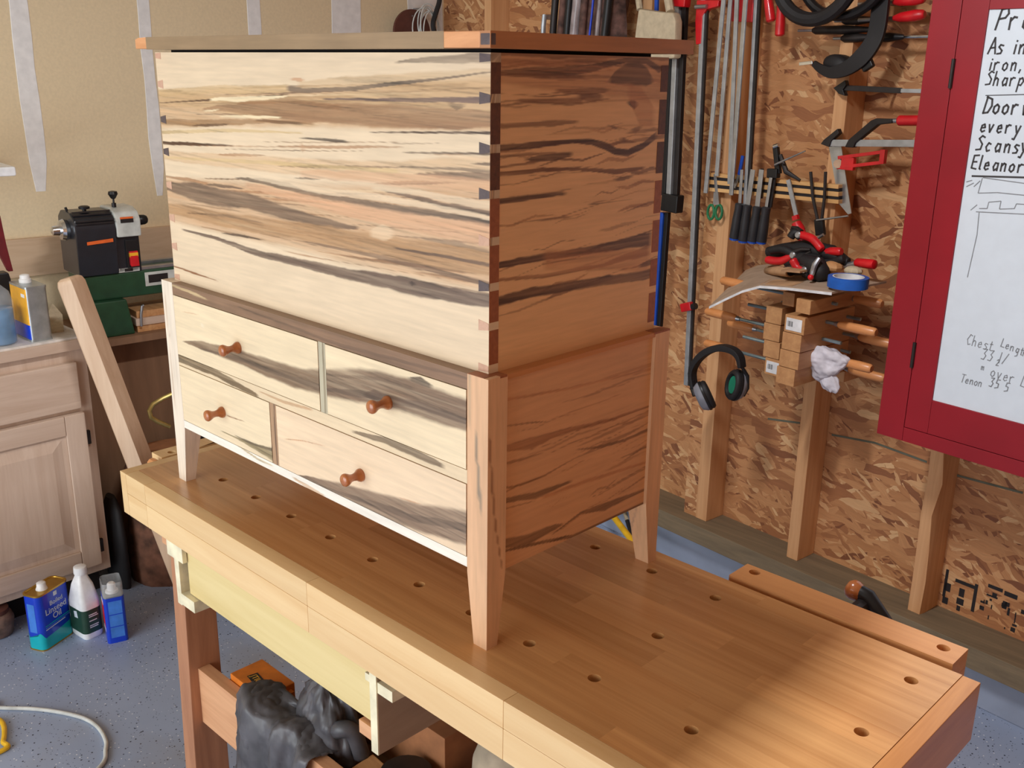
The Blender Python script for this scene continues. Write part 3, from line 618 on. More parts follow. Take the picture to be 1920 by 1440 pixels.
# base: legs
def chest_leg(cx, cy, sx, sy, seed, strokes):
    rings = []; Z = list(np.linspace(0, .112, 24))+list(np.linspace(.118, ZB, 44)); n = 9
    for z in Z:
        t = min(1, z/.112); wx = .027+.0135*t; wy = .021+.0155*t; r = []
        c = [(cx, cy), (cx-sx*wx, cy), (cx-sx*wx, cy+sy*wy), (cx, cy+sy*wy)]
        for k in range(4):
            a, d = c[k], c[(k+1) % 4]
            for j in range(n): f = j/n; r.append((a[0]+(d[0]-a[0])*f, a[1]+(d[1]-a[1])*f, z))
        rings.append(r)
    o = MB().loft(rings).build('leg', 'maple_v', chest, smooth=True, angle=30)
    V = np.array([tuple(v.co+chest.location) for v in o.data.vertices])
    u = V[:, 0]-.0+(V[:, 1]+E_)*(1 if sx == 1 else -1)
    col = figure(u[:, None], V[:, 2][:, None], (222, 176, 136) if sx == 1 else (240, 224, 204), strokes, seed, True, fine=.14)
    ca = o.data.color_attributes.new('Col', 'FLOAT_COLOR', 'POINT'); buf = np.ones((len(V), 4), np.float32); buf[:, :3] = col[:, 0, :]
    ca.data.foreach_set('color', buf.ravel()); return o
LS = [([(-.004, .33, .5), (-.003, .30, 2), (.0, .26, 2.6), (.004, .23, 3.4), (.006, .21, 1)][::-1], (150, 132, 112), .9),
      ([(-.018, .40, 3), (-.019, .35, 2.5), (-.021, .30, 1)], (176, 150, 120), .7),
      ([(.021, .33, 1), (.026, .26, 2), (.034, .19, 1.6), (.048, .12, 1)], (140, 88, 58), .8)]
chest_leg(E_, -E_, 1, 1, 51, [([(a, b, h) for a, b, h in s_[0]], s_[1], s_[2]) for s_ in LS])
chest_leg(-LC-E_, -E_, -1, 1, 52, [([(-.86, .38, 1), (-.858, .30, 2), (-.86, .20, 1.5), (-.858, .10, 1)], (196, 160, 128), .6)])
chest_leg(E_, WC+E_, 1, -1, 53, [([(.37, .12, 1), (.36, .06, 2), (.355, .01, 1)], (176, 140, 120), .5)])
chest_leg(-LC-E_, WC+E_, -1, -1, 54, [])
# base: rails, dividers, panels
xl_, xr_ = -.8285, -.0225
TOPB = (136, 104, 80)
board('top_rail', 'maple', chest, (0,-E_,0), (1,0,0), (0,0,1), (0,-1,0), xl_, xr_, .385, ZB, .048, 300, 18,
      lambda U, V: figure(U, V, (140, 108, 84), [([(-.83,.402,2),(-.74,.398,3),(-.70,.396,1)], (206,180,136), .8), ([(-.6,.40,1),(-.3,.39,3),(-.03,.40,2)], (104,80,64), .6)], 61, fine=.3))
board('middle_rail', 'maple', chest, (0,-E_,0), (1,0,0), (0,0,1), (0,-1,0), xl_, xr_, .247, .267, .03, 300, 16,
      lambda U, V: figure(U, V, (232, 208, 172), [([(-0.8270, 0.2608, 8), (-0.7099, 0.2603, 7), (-0.6335, 0.2544, 7), (-0.5493, 0.2482, 3)], (126,104,76), .95), ([(-0.5482, 0.2587, 1), (-0.4686, 0.2576, 3), (-0.3878, 0.2645, 2)], (190,140,96), .7), ([(-0.2843, 0.2550, 2), (-0.1970, 0.2618, 6), (-0.1244, 0.2614, 7), (-0.0681, 0.2576, 3)], (118,96,72), .95)], 62))
board('bottom_rail', 'maple', chest, (0,-E_,0), (1,0,0), (0,0,1), (0,-1,0), xl_, xr_, .1185, .134, .03, 300, 12,
      lambda U, V: figure(U, V, (246, 238, 224), [([(-0.6487, 0.1383, 2), (-0.5630, 0.1264, 2), (-0.5154, 0.1279, 1)], (190,166,120), .7), ([(-0.4586, 0.1256, 2), (-0.3937, 0.1200, 4), (-0.3623, 0.1199, 1)], (206,164,120), .8)], 63))
board('divider', 'maple_v', chest, (0,-E_,0), (1,0,0), (0,0,1), (0,-1,0), -.365, -.347, .2673, .3847, .03, 12, 80, lambda U, V: figure(U, V, (196, 186, 160), [([(-.352,.384,2),(-.351,.33,3),(-.352,.27,3)], (146,130,104), .8)], 64, True, fine=.2))
board('divider', 'maple_v', chest, (0,-E_,0), (1,0,0), (0,0,1), (0,-1,0), -.516, -.498, .1343, .2467, .03, 12, 80, lambda U, V: figure(U, V, (176, 140, 108), [([(-.503,.246,2),(-.504,.19,2),(-.503,.14,2)], (104,78,60), .8)], 65, True, fine=.2))
g = .0014
def drawer(x0, x1, z0, z1, strokes, seed, kx, kz, base=(238, 216, 180)):
    d = board('drawer', 'maple', chest, (0,-E_-.0006,0), (1,0,0), (0,0,1), (0,-1,0), x0+g, x1-g, z0+g, z1-g, .02, 220, 90, lambda U, V: figure(U, V, base, strokes, seed, fine=.07))
    put('knob', 'knob', d, lambda b: b.lathe((kx, -E_-.0004, kz), (0, -1, 0), [(0, .0105), (.003, .0108), (.0055, .0098), (.010, .0068), (.016, .0057), (.021, .0066), (.026, .0092), (.029, .0104), (.032, .0104), (.0345, .0088), (.036, .005), (.0364, .001)], 24), angle=60)
drawer(xl_, -.365, .267, .385, [([(-0.8064, 0.2980, 0.6), (-0.7367, 0.3039, 8), (-0.6080, 0.3092, 13), (-0.5194, 0.3096, 16), (-0.4366, 0.3099, 18), (-0.3634, 0.3169, 20)], (134,108,84), .97), ([(-0.7377, 0.2973, 2), (-0.5782, 0.3060, 4), (-0.3641, 0.3081, 5)], (104,84,68), .7), ([(-0.7304, 0.3445, 3), (-0.7206, 0.3436, 3)], (252,244,226), .8), ([(-0.7964, 0.3574, 0.6), (-0.7616, 0.3600, 0.8), (-0.7344, 0.3620, 0.4)], (200,150,110), .7)], 71, -.605, .326)
drawer(-.347, xr_, .267, .385, [([(-0.3457, 0.3210, 23), (-0.2705, 0.3339, 26), (-0.2159, 0.3409, 28), (-0.1472, 0.3464, 26), (-0.0985, 0.3453, 25), (-0.0257, 0.3481, 24)], (132,106,84), .98), ([(-0.1465, 0.3724, 2), (-0.1179, 0.3747, 6), (-0.0902, 0.3715, 3)], (96,76,60), .85), ([(-0.3440, 0.3096, 3), (-0.2389, 0.3253, 6), (-0.1309, 0.3368, 6), (-0.0257, 0.3384, 4)], (100,80,66), .7), ([(-0.3422, 0.3347, 2), (-0.2152, 0.3570, 3), (-0.1304, 0.3594, 3)], (110,88,70), .6), ([(-0.2527, 0.3220, 2), (-0.2253, 0.3285, 9), (-0.1987, 0.3319, 3)], (92,68,54), .7)], 72, -.192, .325)
drawer(xl_, -.516, .134, .247, [([(-0.6895, 0.1493, 0.6), (-0.6282, 0.1494, 2), (-0.5724, 0.1503, 6), (-0.5160, 0.1504, 12)], (150,132,96), .95), ([(-0.6403, 0.1533, 0.6), (-0.5720, 0.1540, 2), (-0.5151, 0.1593, 3)], (92,76,58), .9), ([(-0.6649, 0.1855, 1.4), (-0.6360, 0.1868, 1), (-0.6013, 0.1896, 0.5)], (150,96,60), .95)], 73, -.676, .189)
drawer(-.498, xr_, .134, .247, [([(-0.4611, 0.1290, 0.8), (-0.3978, 0.1366, 7), (-0.3202, 0.1407, 16), (-0.2240, 0.1484, 21), (-0.1139, 0.1638, 23), (-0.0258, 0.1801, 26)], (142,116,94), .97), ([(-0.3980, 0.1339, 1), (-0.2711, 0.1440, 4), (-0.1351, 0.1573, 6), (-0.0258, 0.1795, 6)], (106,86,70), .65), ([(-0.4749, 0.1909, 0.8), (-0.4191, 0.2027, 1), (-0.3559, 0.2103, 0.4)], (206,156,118), .8), ([(-0.1778, 0.1784, 0.4), (-0.1431, 0.1819, 1), (-0.1177, 0.1856, 0.4)], (206,156,118), .7)], 74, -.264, .188, (240, 212, 178))
BS = [([(0.0261, 0.3304, 1), (0.0720, 0.3237, 1.2), (0.1069, 0.3167, 0.5)], SD1, .8),
 ([(0.0247, 0.2973, 5), (0.0729, 0.2917, 9), (0.1392, 0.2927, 4), (0.2601, 0.2842, 2.5), (0.3557, 0.2841, 1.5)], (140,84,52), .8), ([(0.0250, 0.2756, 2), (0.0649, 0.2724, 2), (0.0996, 0.2709, 1)], SD1, .7),
 ([(0.1734, 0.2560, 1), (0.2273, 0.2467, 2.5), (0.2891, 0.2408, 2.5), (0.3593, 0.2441, 2.5)], SD2, .9), ([(0.0257, 0.2390, 1.5), (0.0530, 0.2346, 1.5), (0.0964, 0.2348, 0.6)], SD1, .8),
 ([(0.0260, 0.2199, 4), (0.0839, 0.2092, 5), (0.1662, 0.2078, 2)], SD2, .85), ([(0.0262, 0.2071, 1.2), (0.0842, 0.2010, 0.6)], SD1, .8), ([(0.0975, 0.2018, 3), (0.2154, 0.1969, 3), (0.3533, 0.1861, 2)], (176,108,66), .6),
 ([(0.0271, 0.1520, 8), (0.0770, 0.1421, 9), (0.1314, 0.1441, 4), (0.1502, 0.1430, 1)], SD2, .85), ([(0.1226, 0.1334, 1), (0.1885, 0.1479, 2.5), (0.2492, 0.1410, 6), (0.3130, 0.1394, 3), (0.3603, 0.1391, 2.5)], SD2, .85),
 ([(0.0273, 0.1412, 2), (0.1706, 0.1154, 3), (0.2510, 0.1135, 4), (0.3260, 0.1132, 4), (0.3625, 0.1138, 4)], SD2, .9), ([(0.0235, 0.3685, 2), (0.1591, 0.3567, 2), (0.3500, 0.3462, 2)], (186,120,78), .6)]
BS = BS+side_streaks(.12, .36, 36, WC, 23)
board('side_panel', 'maple', chest, (.0125,0,0), (0,1,0), (0,0,1), (1,0,0), .0182, .349, .113, .399, .02, 180, 180, lambda U, V: figure(U, V, (214, 162, 120), [(a_, b_, c_*.8) for a_, b_, c_ in BS], 81))
put('side_panel', 'beech_rail', chest, lambda b: b.box(-LC-.0125, -LC+.008, .0182, .349, .113, .399), bevel=.001)
put('back_panel', 'beech_rail', chest, lambda b: b.box(xl_, xr_, WC+.002, WC+.012, .113, .399), bevel=.001)
put('ledge', 'ledge_wood', chest, lambda b: b.box(-.03, E_-.0005, .0185, .3485, .3995, ZB), bevel=.0008)
put('ledge', 'tail_mid', chest, lambda b: b.box(-.0225, E_+.0003, .004, .0172, .4045, ZB+.0004), bevel=0)
put('ledge', 'tail_mid', chest, lambda b: b.box(-.0225, .01, -E_+.0006, .004, .4045, ZB+.0004), bevel=0)
put('ledge', 'tail_mid', chest, lambda b: b.box(-.0, E_+.0003, .345, .3857, .4045, ZB+.0004), bevel=0)
put('ledge', 'beech_rail', chest, lambda b: b.box(-LC-E_, -LC+.03, .0185, .3485, .3995, ZB), bevel=.0008)
put('bottom_board', 'beech_rail', chest, lambda b: b.box(xl_+.005, xr_-.005, .015, WC-.002, .121, .133), bevel=.0005)

# ------------------------------------------------------------------ workbench
YF, YB, XL, XR, TT = -.0868, .4124, -.989, .5525, .093
bench = thing('workbench', 'long beech workbench with dog holes and vises under the chest', 'workbench', (-.2, .16, FLOOR))
def holed(name, mat, x0, x1, y0, y1, z0, z1, holes, r=.0095, parent=bench):
    b = MB(); w = (y1-y0)/2; yc = (y0+y1)/2; hs = sorted(holes); cx = x0
    def quadbox(a, c):
        b.add([(a,y0,z0),(c,y0,z0),(c,y1,z0),(a,y1,z0),(a,y0,z1),(c,y0,z1),(c,y1,z1),(a,y1,z1)], [(3,2,1,0),(4,5,6,7),(0,1,5,4),(2,3,7,6)])
    for (hx, hy) in hs:
        a, c = hx-w, hx+w; a = max(a, x0+.0005); c = min(c, x1-.0005)
        if a > cx: quadbox(cx, a)
        N = 24; outer = []
        for k in range(N):
            t = 2*PI*(k+.0)/N; dx, dy = math.cos(t), math.sin(t)
            sx = ((c-hx) if dx > 0 else (hx-a))/max(abs(dx), 1e-9); sy = ((y1-hy) if dy > 0 else (hy-y0))/max(abs(dy), 1e-9)
            m = min(sx, sy); outer.append((hx+dx*m, hy+dy*m))
        # exact corners
        for cxn, cyn in ((a, y0), (c, y0), (c, y1), (a, y1)):
            k = min(range(N), key=lambda k: (outer[k][0]-cxn)**2+(outer[k][1]-cyn)**2); outer[k] = (cxn, cyn)
        inner = [(hx+r*math.cos(2*PI*k/N), hy+r*math.sin(2*PI*k/N)) for k in range(N)]
        vs = [(*p, z1) for p in outer]+[(*p, z1) for p in inner]+[(*p, z0) for p in inner]+[(*p, z0) for p in outer]; fs = []
        for k in range(N):
            j = (k+1) % N; fs += [(k, j, N+j, N+k), (N+k, N+j, 2*N+j, 2*N+k), (2*N+k, 2*N+j, 3*N+j, 3*N+k)]
            if abs(outer[k][1]-outer[j][1]) < 1e-6 and (abs(outer[k][1]-y0) < 1e-6 or abs(outer[k][1]-y1) < 1e-6): fs.append((k, 3*N+k, 3*N+j, j))
        b.add(vs, fs); cx = c
    quadbox(cx, x1)
    for x, f in ((x0, (0, 1, 2, 3)), (x1, (3, 2, 1, 0))): b.add([(x, y0, z0), (x, y0, z1), (x, y1, z1), (x, y1, z0)], [f])
    return b.build(name, mat, parent, bevel=0, smooth=False)
rows = [(-.0584, -.0218, None), (-.0217, .0152, None), (.0153, .0647, .040), (.0648, .1082, None), (.1083, .1652, None), (.1653, .2167, .191), (.2168, .2692, None), (.2693, .3227, None), (.3228, .3732, .348), (.3733, YB, None)]
HX = {.040: [-.800, -.680, -.560, -.438, -.318, -.197, -.074, .048, .171, .331], .191: [-.8, -.56, -.3, .167, .486], .348: [-.8, -.56, -.32, -.206, -.084, .039, .164, .482]}
cuts = [[-.3, .26], [-.62, .02], [-.5, .108], [-.72, -.13, .30], [-.42, .2], [-.43, .02, .33], [-.6, -.06, .25], [-.3, .12], [-.44, .10, .33], [-.5, .22]]
for (y0, y1, hy), ct in zip(rows, cuts):
    xs = [XL+.0255]+ct+[XR-.0255]
    for a, c in zip(xs, xs[1:]):
        hs = [(x, hy) for x in HX.get(hy, []) if a+.02 < x < c-.02]
        holed('stave', 'beech_r', a, c, y0, y1, -.045, 0, hs)
for a, c in ((XL+.0255, -.884), (-.8838, -.33), (-.3298, .12), (.1202, XR-.0255)):
    boxo('apron_board', 'beech_front_r', bench, a, c, YF, -.0585, -.043, 0, bevel=.0012)
    boxo('apron_board', 'beech_front_r', bench, a+.0, c, YF, -.0585, -TT, -.0433, bevel=.0012)
boxo('end_cap', 'beech_end', bench, XR-.025, XR, YF, YB, -TT, 0, bevel=.0015)
boxo('end_cap', 'beech_front', bench, XL, XL+.025, YF, YB, -TT, 0, bevel=.0015)
boxo('back_apron', 'beech_front', bench, XL+.0255, XR-.0255, YB-.028, YB-.0003, -TT, -.0455)
# rear vise
vise = boxo('vise_jaw', 'jaw', bench, .137, .507, .4295, .486, -.085, -.0305, bevel=.0)
holed('vise_jaw_top', 'jaw', .137, .507, .4295, .486, -.03, 0, [(.162, .468), (.480, .463)], .0095, bench)
put('vise_screw', 'dark', bench, lambda b: b.tube([(.30, YB-.02, -.055), (.30, .60, -.055)], .013))
put('vise_guide_rod', 'steel', bench, lambda b: b.tube([(.20, YB-.02, -.055), (.20, .50, -.055)], .008))
hn = put('vise_handle', 'black', bench, lambda b: b.tube([(0.3433, 0.6, -0.081), (0.3008, 0.6, -0.0412), (0.2881, 0.6, -0.0382)], [.013, .015, .013], 14))
put('handle_knob', 'knob', hn, lambda b: b.lathe((0.2933, 0.6, -0.0421), tuple(Vector((0.2616, 0.6, -0.0344))-Vector((0.2933, 0.6, -0.0421))), [(0, .012), (.006, .0155), (.014, .0175), (.022, .0165), (.028, .011), (.030, .002)], 20), angle=60)
# end vise jaw at the left
holed('vise_jaw', 'beech_front', -1.040, -.996, .009, .30, -.085, .0, [(-1.012, .040)], .0085, bench)
put('vise_screw', 'dark', bench, lambda b: b.tube([(XL+.02, .18, -.06), (-1.02, .18, -.06)], .012))
put('dowel_end', 'handle', bench, lambda b: b.tube([(-.992, -.006, -.012), (-1.012, -.006, -.012)], .011))
# trestle legs, stretcher, bearers
for x0 in (-.851, .40):
    put('leg', 'beech_leg', bench, lambda b: b.hexa([(x0,-.078,-.80),(x0+.047,-.078,-.80),(x0+.047,.004,-.80),(x0,.004,-.80),(x0,-.062,-.12),(x0+.047,-.062,-.12),(x0+.047,.004,-.12),(x0,.004,-.12)]), bevel=.003)
    boxo('leg', 'beech_leg', bench, x0, x0+.047, .32, .39, -.80, -.12)
    boxo('bearer', 'beech_rail', bench, x0-.004, x0+.052, YF+.012, .40, -.12, -TT-.0003)
    boxo('foot', 'beech_leg', bench, x0-.004, x0+.051, -.10, .42, FLOOR, -.80)
boxo('stretcher', 'beech_rail', bench, -.804, .40, -.049, -.022, -.528, -.398)
boxo('stretcher', 'beech_rail', bench, -.804, .40, .345, .372, -.528, -.398)
# hanging drawer with its two runners
dr = boxo('drawer_front', 'poplar', bench, -.761, -.1795, -.072, -.055, -.198, -.104)
dt = boxo('drawer_tray', 'poplar', bench, -.755, -.185, -.054, .30, -.196, -.185)
boxo('tray_side', 'poplar', dt, -.755, -.745, -.054, .30, -.185, -.112); boxo('tray_side', 'poplar', dt, -.195, -.185, -.054, .30, -.185, -.112)
def runner(name, xa, sgn):
    r = boxo(name, 'pale', bench, xa-.0085, xa+.0085, -.082, -.079, -.242, -.0945, bevel=.0005)
    boxo('runner_board', 'runner_side', r, xa-.0085, xa+.0085, -.079, .30, -.242, -.0945, bevel=.0005)
    boxo('runner_foot', 'beech_rail', r, xa+sgn*.0087, xa+sgn*.045, -.078, .30, -.228, -.203, bevel=.001)
    boxo('runner_flange', 'pale', r, xa-sgn*.0087, xa-sgn*.045, -.080, .30, -.128, -.1085, bevel=.0008)
    boxo('runner_flange', 'pale', r, xa+sgn*.0087, xa+sgn*.022, -.080, .30, -.118, -.1045, bevel=.0008) if sgn < 0 else None
    return r
runner('drawer_runner', -.168, -1)
lr = boxo('drawer_runner', 'pale', bench, -.7955, -.778, -.082, .30, -.228, -.0945, bevel=.0008)
boxo('runner_flange', 'pale', lr, -.818, -.757, -.0835, -.074, -.128, -.0955, bevel=.0008)
boxo('runner_foot', 'pale', lr, -.790, -.728, -.0825, .30, -.225, -.200, bevel=.001)

# ------------------------------------------------------------------ left side: cabinet and the things on it
XC = -2.035
cab = thing('base_cabinet', 'pickled wood base cabinet with one drawer over one panel door, against the tan wall', 'cabinet', (-2.27, -.10, FLOOR))
boxo('carcass', 'pickled_v', cab, -2.52, XC-.019, -.50, .300, -.755, -.018)
boxo('toe_kick', 'toe', cab, -2.50, -2.10, -.48, .285, FLOOR, -.755, bevel=0)
boxo('countertop', 'counter', cab, -2.53, XC+.012, -.52, .305, -.0175, .020, bevel=.003)
boxo('counter_edge', 'pickled', cab, XC+.0122, XC+.022, -.52, .305, -.0175, .0135, bevel=.001)
boxo('face_frame', 'pickled_v', cab, XC-.0188, XC, -.50, .300, -.755, -.0178, bevel=.0015)
d = boxo('drawer', 'pickled', cab, XC+.0003, XC+.020, -.46, .262, -.200, -.055, bevel=.004)
dd = boxo('door', 'pickled_v', cab, XC+.0003, XC+.014, -.46, .266, -.722, -.214, bevel=.002)
for (y0, y1, z0, z1, mt) in [(.205, .266, -.722, -.214, 'pickled_v'), (-.46, -.40, -.722, -.214, 'pickled_v'), (-.399, .2045, -.275, -.214, 'pickled'), (-.399, .2045, -.722, -.660, 'pickled')]:
    boxo('door_frame', mt, dd, XC+.0142, XC+.023, y0, y1, z0, z1, bevel=.003)
put('raised_panel', 'pickled_v', dd, lambda b: b.loft([[(XC+.0142, -.385, -.648), (XC+.0142, .190, -.648), (XC+.0142, .190, -.287), (XC+.0142, -.385, -.287)], [(XC+.021, -.352, -.617), (XC+.021, .158, -.617), (XC+.021, .158, -.318), (XC+.021, -.352, -.318)]]), smooth=False)
for z in (-.30, -.665): put('hinge', 'dark', cab, lambda b: b.box(XC+.0005, XC+.012, .268, .281, z-.022, z+.022), bevel=.002)
# tin of solvent with yellow over blue label
tin = thing('solvent_tin', 'oblong tin with yellow and blue label end and silver sides, on the cabinet top', 'can', (-2.10, .18, .0202))
def rrect(cx, cy, hx, hy, r, z, n=4, rot=0):
    o = []
    for (sx, sy, a0) in ((1, 1, 0), (-1, 1, 90), (-1, -1, 180), (1, -1, 270)):
        for k in range(n+1):
            a = math.radians(a0+90*k/n); x = sx*(hx-r)+r*math.cos(a); y = sy*(hy-r)+r*math.sin(a)
            o.append((cx+x*math.cos(rot)-y*math.sin(rot), cy+x*math.sin(rot)+y*math.cos(rot), z))
    return o
tx, ty = -2.100, .181
put('body', 'tin', tin, lambda b: b.loft([rrect(tx, ty, .060, .030, .008, z) for z in (.0205, .178)]))
put('rim', 'tin', tin, lambda b: b.loft([rrect(tx, ty, .0612, .0312, .008, z) for z in (.176, .182)]))
put('rim', 'tin', tin, lambda b: b.loft([rrect(tx, ty, .0612, .0312, .008, z) for z in (.0202, .0255)]))
put('yellow_label', 'yellowlab', tin, lambda b: b.loft([rrect(tx-.001, ty-.001, .060, .030, .008, z) for z in (.070, .1755)]))
put('blue_label', 'bluecan', tin, lambda b: b.loft([rrect(tx-.001, ty-.001, .060, .030, .008, z) for z in (.027, .0698)]))
put('label_mark', 'white', tin, lambda b: b.box(-2.075, -2.05, ty-.0316, ty-.0309, .150, .160))
put('cap', 'white', tin, lambda b: b.lathe((-2.115, ty, .1821), (0, 0, 1), [(0, .017), (.010, .017), (.012, .014), (.022, .013), (.024, .008)], 16))
# clear bottle with blue liquid at the frame edge
bo = thing('blue_bottle', 'clear plastic bottle half full of blue liquid, at the left frame edge on the cabinet', 'bottle', (-2.095, .085, .0202))
bc = (-2.095, .085)
put('liquid', 'clearblue', bo, lambda b: b.lathe((*bc, .0215), (0, 0, 1), [(0, .040), (.004, .043), (.10, .043), (.102, .041)], 20), angle=60)
put('body', 'clear', bo, lambda b: b.lathe((*bc, .0202), (0, 0, 1), [(0, .043), (.004, .046), (.12, .046), (.15, .038), (.17, .018), (.185, .016)], 20), angle=60)
put('cap', 'white', bo, lambda b: b.lathe((*bc, .2055), (0, 0, 1), [(0, .019), (.02, .019), (.022, .015)], 16))
rh = thing('red_clamp_handle', 'dark red tapering tool handle with a black foot, upright at the left frame edge', 'handle', tuple(rw((-2.28, -.06, .02))))
put('shaft', 'redseam', rh, lambda b: b.loft([[(-2.296, q-w_, z), (-2.274, q-w_, z), (-2.274, q+w_, z), (-2.296, q+w_, z)] for q, w_, z in ((-.040, .007, .19), (-.058, .016, .27), (-.072, .024, .36))]), room=True, bevel=.002)
put('foot', 'black', rh, lambda b: b.loft([[(-2.31, -.10, z), (-2.26, -.10, z), (-2.26, y1, z), (-2.31, y1, z)] for y1, z in ((-.048, .0203), (-.046, .17), (-.050, .1895))]), room=True, bevel=.004)
sp = thing('paper_scrap', 'crumpled cream paper scrap on the cabinet top beside the leaning beam', 'paper', tuple(rw((-2.2, .05, .0202))))
put('sheet', 'beige', sp, lambda b: b.loft([[(-2.12, -0.0284, 0.0154), (-2.26, 0.0623, 0.0523), (-2.22, 0.0768, 0.0324), (-2.12, 0.0484, 0.0199)], [tuple(Vector((-2.12, -0.0284, 0.0154))+Vector((0,0,.004))), tuple(Vector((-2.26, 0.0633, 0.0607))+Vector((0,0,.02))), tuple(Vector((-2.22, 0.0772, 0.0358))+Vector((0,0,.014))), tuple(Vector((-2.12, 0.0487, 0.0232))+Vector((0,0,.004)))]]), room=True, smooth=False)
ws = thing('wall_shelf', 'corner of a white wall shelf above the cabinet at the left frame edge', 'shelf', tuple(rw((-2.40, -.1, .48))))
put('shelf_board', 'white', ws, lambda b: b.box(SD+.002, -2.24, -.60, .004, .475, .503), room=True, bevel=.006)
put('bracket', 'white', ws, lambda b: b.prism([(SD+.002, -.35, .4745), (SD+.002, -.35, .34), (SD+.03, -.35, .34), (-2.30, -.35, .4745)], (0, .02, 0)), room=True)

# leaning beam
A0 = Vector(rw((-1.975, 0.0044, 0.2079))); A1 = Vector(rw((-1.975, 0.0768, 0.1992))); B0 = Vector(rw((-1.868, 0.1137, -0.3488))); B1 = Vector(rw((-1.868, 0.183, -0.3486)))
top = (A0+A1)/2; axd = ((B0+B1)/2-top).normalized(); wv = (A1-A0); wv -= axd*wv.dot(axd); wv.normalize(); tv = axd.cross(wv)
L_ = (FLOOR+.012-top.z)/axd.z
bm_ = thing('timber_beam', 'thick pale timber with chamfered edges leaning beside the cabinet', 'timber', tuple(top+axd*L_))
def beamf(b):
    hw, ht, ch = .034, .027, .007; rot_ = Matrix.Rotation(math.radians(-40), 3, axd); w2, t2 = rot_ @ wv, rot_ @ tv; out = [(-hw+ch, -ht), (hw-ch, -ht), (hw, -ht+ch), (hw, ht), (-hw, ht), (-hw, -ht+ch)]
    rings = []
    for d_, k in ((-.008, .62), (-.002, .88), (.012, 1), (L_-.003, 1), (L_, .97)): rings.append([top+axd*d_+w2*x*k+t2*y*k for x, y in out])
    b.loft(rings)
put('timber', 'beam', bm_, beamf, bevel=.002)

# mini lathe on its stand
st = thing('lathe_stand', 'brown plywood stand carrying the small green lathe', 'stand', tuple(rw((-2.4, .62, FLOOR))))
put('panel', 'ply', st, lambda b: b.box(-2.30, -2.28, .15, 1.05, FLOOR, -.064), room=True, bevel=.001)
put('side', 'ply', st, lambda b: b.box(SD+.03, -2.3002, .15, .17, FLOOR, -.064), room=True, bevel=.001)
put('side', 'ply', st, lambda b: b.box(SD+.03, -2.3002, 1.03, 1.05, FLOOR, -.064), room=True, bevel=.001)
put('top_board', 'ply', st, lambda b: b.box(SD+.025, -2.175, .13, 1.07, -.0638, -.0405), room=True, bevel=.001)
la = thing('mini_lathe', 'small wood lathe with black headstock and green cast bed, on the brown stand', 'lathe', tuple(rw((-2.3, .5, -.04))))
put('bed', 'lathe_green', la, lambda b: b.box(-2.37, -2.225, .150, 1.0, .075, .158), room=True, bevel=.008)
put('bed_rail', 'steel', la, lambda b: b.box(-2.36, -2.335, .30, 1.0, .1582, .166), room=True)
put('bed_rail', 'steel', la, lambda b: b.box(-2.26, -2.235, .30, 1.0, .1582, .166), room=True)
put('foot', 'lathe_green', la, lambda b: b.loft([[(-2.40, q0, z), (-2.20, q0, z), (-2.20, q1, z), (-2.40, q1, z)] for q0, q1, z in ((.165, .290, -.0403), (.160, .285, -.01), (.150, .272, .076))]), room=True, bevel=.006)
put('foot', 'lathe_green', la, lambda b: b.loft([[(-2.40, q0, z), (-2.20, q0, z), (-2.20, q1, z), (-2.40, q1, z)] for q0, q1, z in ((.85, .98, -.0403), (.85, .98, .076))]), room=True, bevel=.006)
hs_ = put('headstock', 'lathe_black', la, lambda b: b.loft([[(-2.375, q, .1582), (-2.215, q, .1582), (-2.205, q, .30), (-2.215, q, .335), (-2.25, q, .355), (-2.34, q, .355), (-2.37, q, .335), (-2.375, q, .30)] for q in (.140, .2635)]), room=True, bevel=.005)
put('headstock_base', 'lathe_black', la, lambda b: b.box(-2.36, -2.222, .2637, .338, .1582, .272), room=True, bevel=.004)
put('end_cover', 'lathe_grey', la, lambda b: b.loft([[(-2.375, q, .2722), (-2.205, q, .2722), (-2.203, q, .325), (-2.22, q, .350), (-2.26, q, .362), (-2.34, q, .362), (-2.375, q, .34)] for q in (.2637, .342)]), room=True, bevel=.006)
for i in range(5):
    put('cooling_rib', 'dark', la, lambda b: b.box(-2.214-.007*i if i > 1 else -2.2035-.003*i, -2.208-.007*i if i > 1 else -2.2005-.003*i, .145, .260, .322+.008*i, .326+.008*i), room=True)
put('badge', 'orange', la, lambda b: b.hexa([(-2.2045, .170, .258), (-2.204, .170, .258), (-2.204, .250, .262), (-2.2045, .250, .262), (-2.2045, .170, .268), (-2.204, .170, .268), (-2.204, .250, .273), (-2.2045, .250, .273)]), room=True)
put('window', 'dark', la, lambda b: b.box(-2.2035, -2.2015, .278, .318, .318, .330), room=True)
put('window', 'orange', la, lambda b: b.box(-2.2055, -2.2025, .278, .318, .3302, .336), room=True)
put('handwheel', 'chrome', la, lambda b: b.lathe((-2.28, .1395, .300), (0, -1, 0), [(0, .030), (.012, .034), (.022, .030), (.026, .016), (.045, .014), (.048, .008)], 20), room=True)
put('spindle', 'chrome', la, lambda b: b.tube([(-2.28, .3422, .312), (-2.28, .358, .312)], .010), room=True)
put('chuck_handle', 'black', la, lambda b: b.lathe((-2.28, .358, .312), (0, 1, 0), [(0, .014), (.006, .017), (.022, .016), (.03, .012), (.034, .004)], 14), room=True)
put('index_knob', 'black', la, lambda b: b.lathe((-2.26, .282, .3625), (0, 0, 1), [(0, .007), (.012, .007), (.013, .003), (.024, .003), (.026, .007), (.04, .015), (.048, .013), (.05, .004)], 16), room=True)
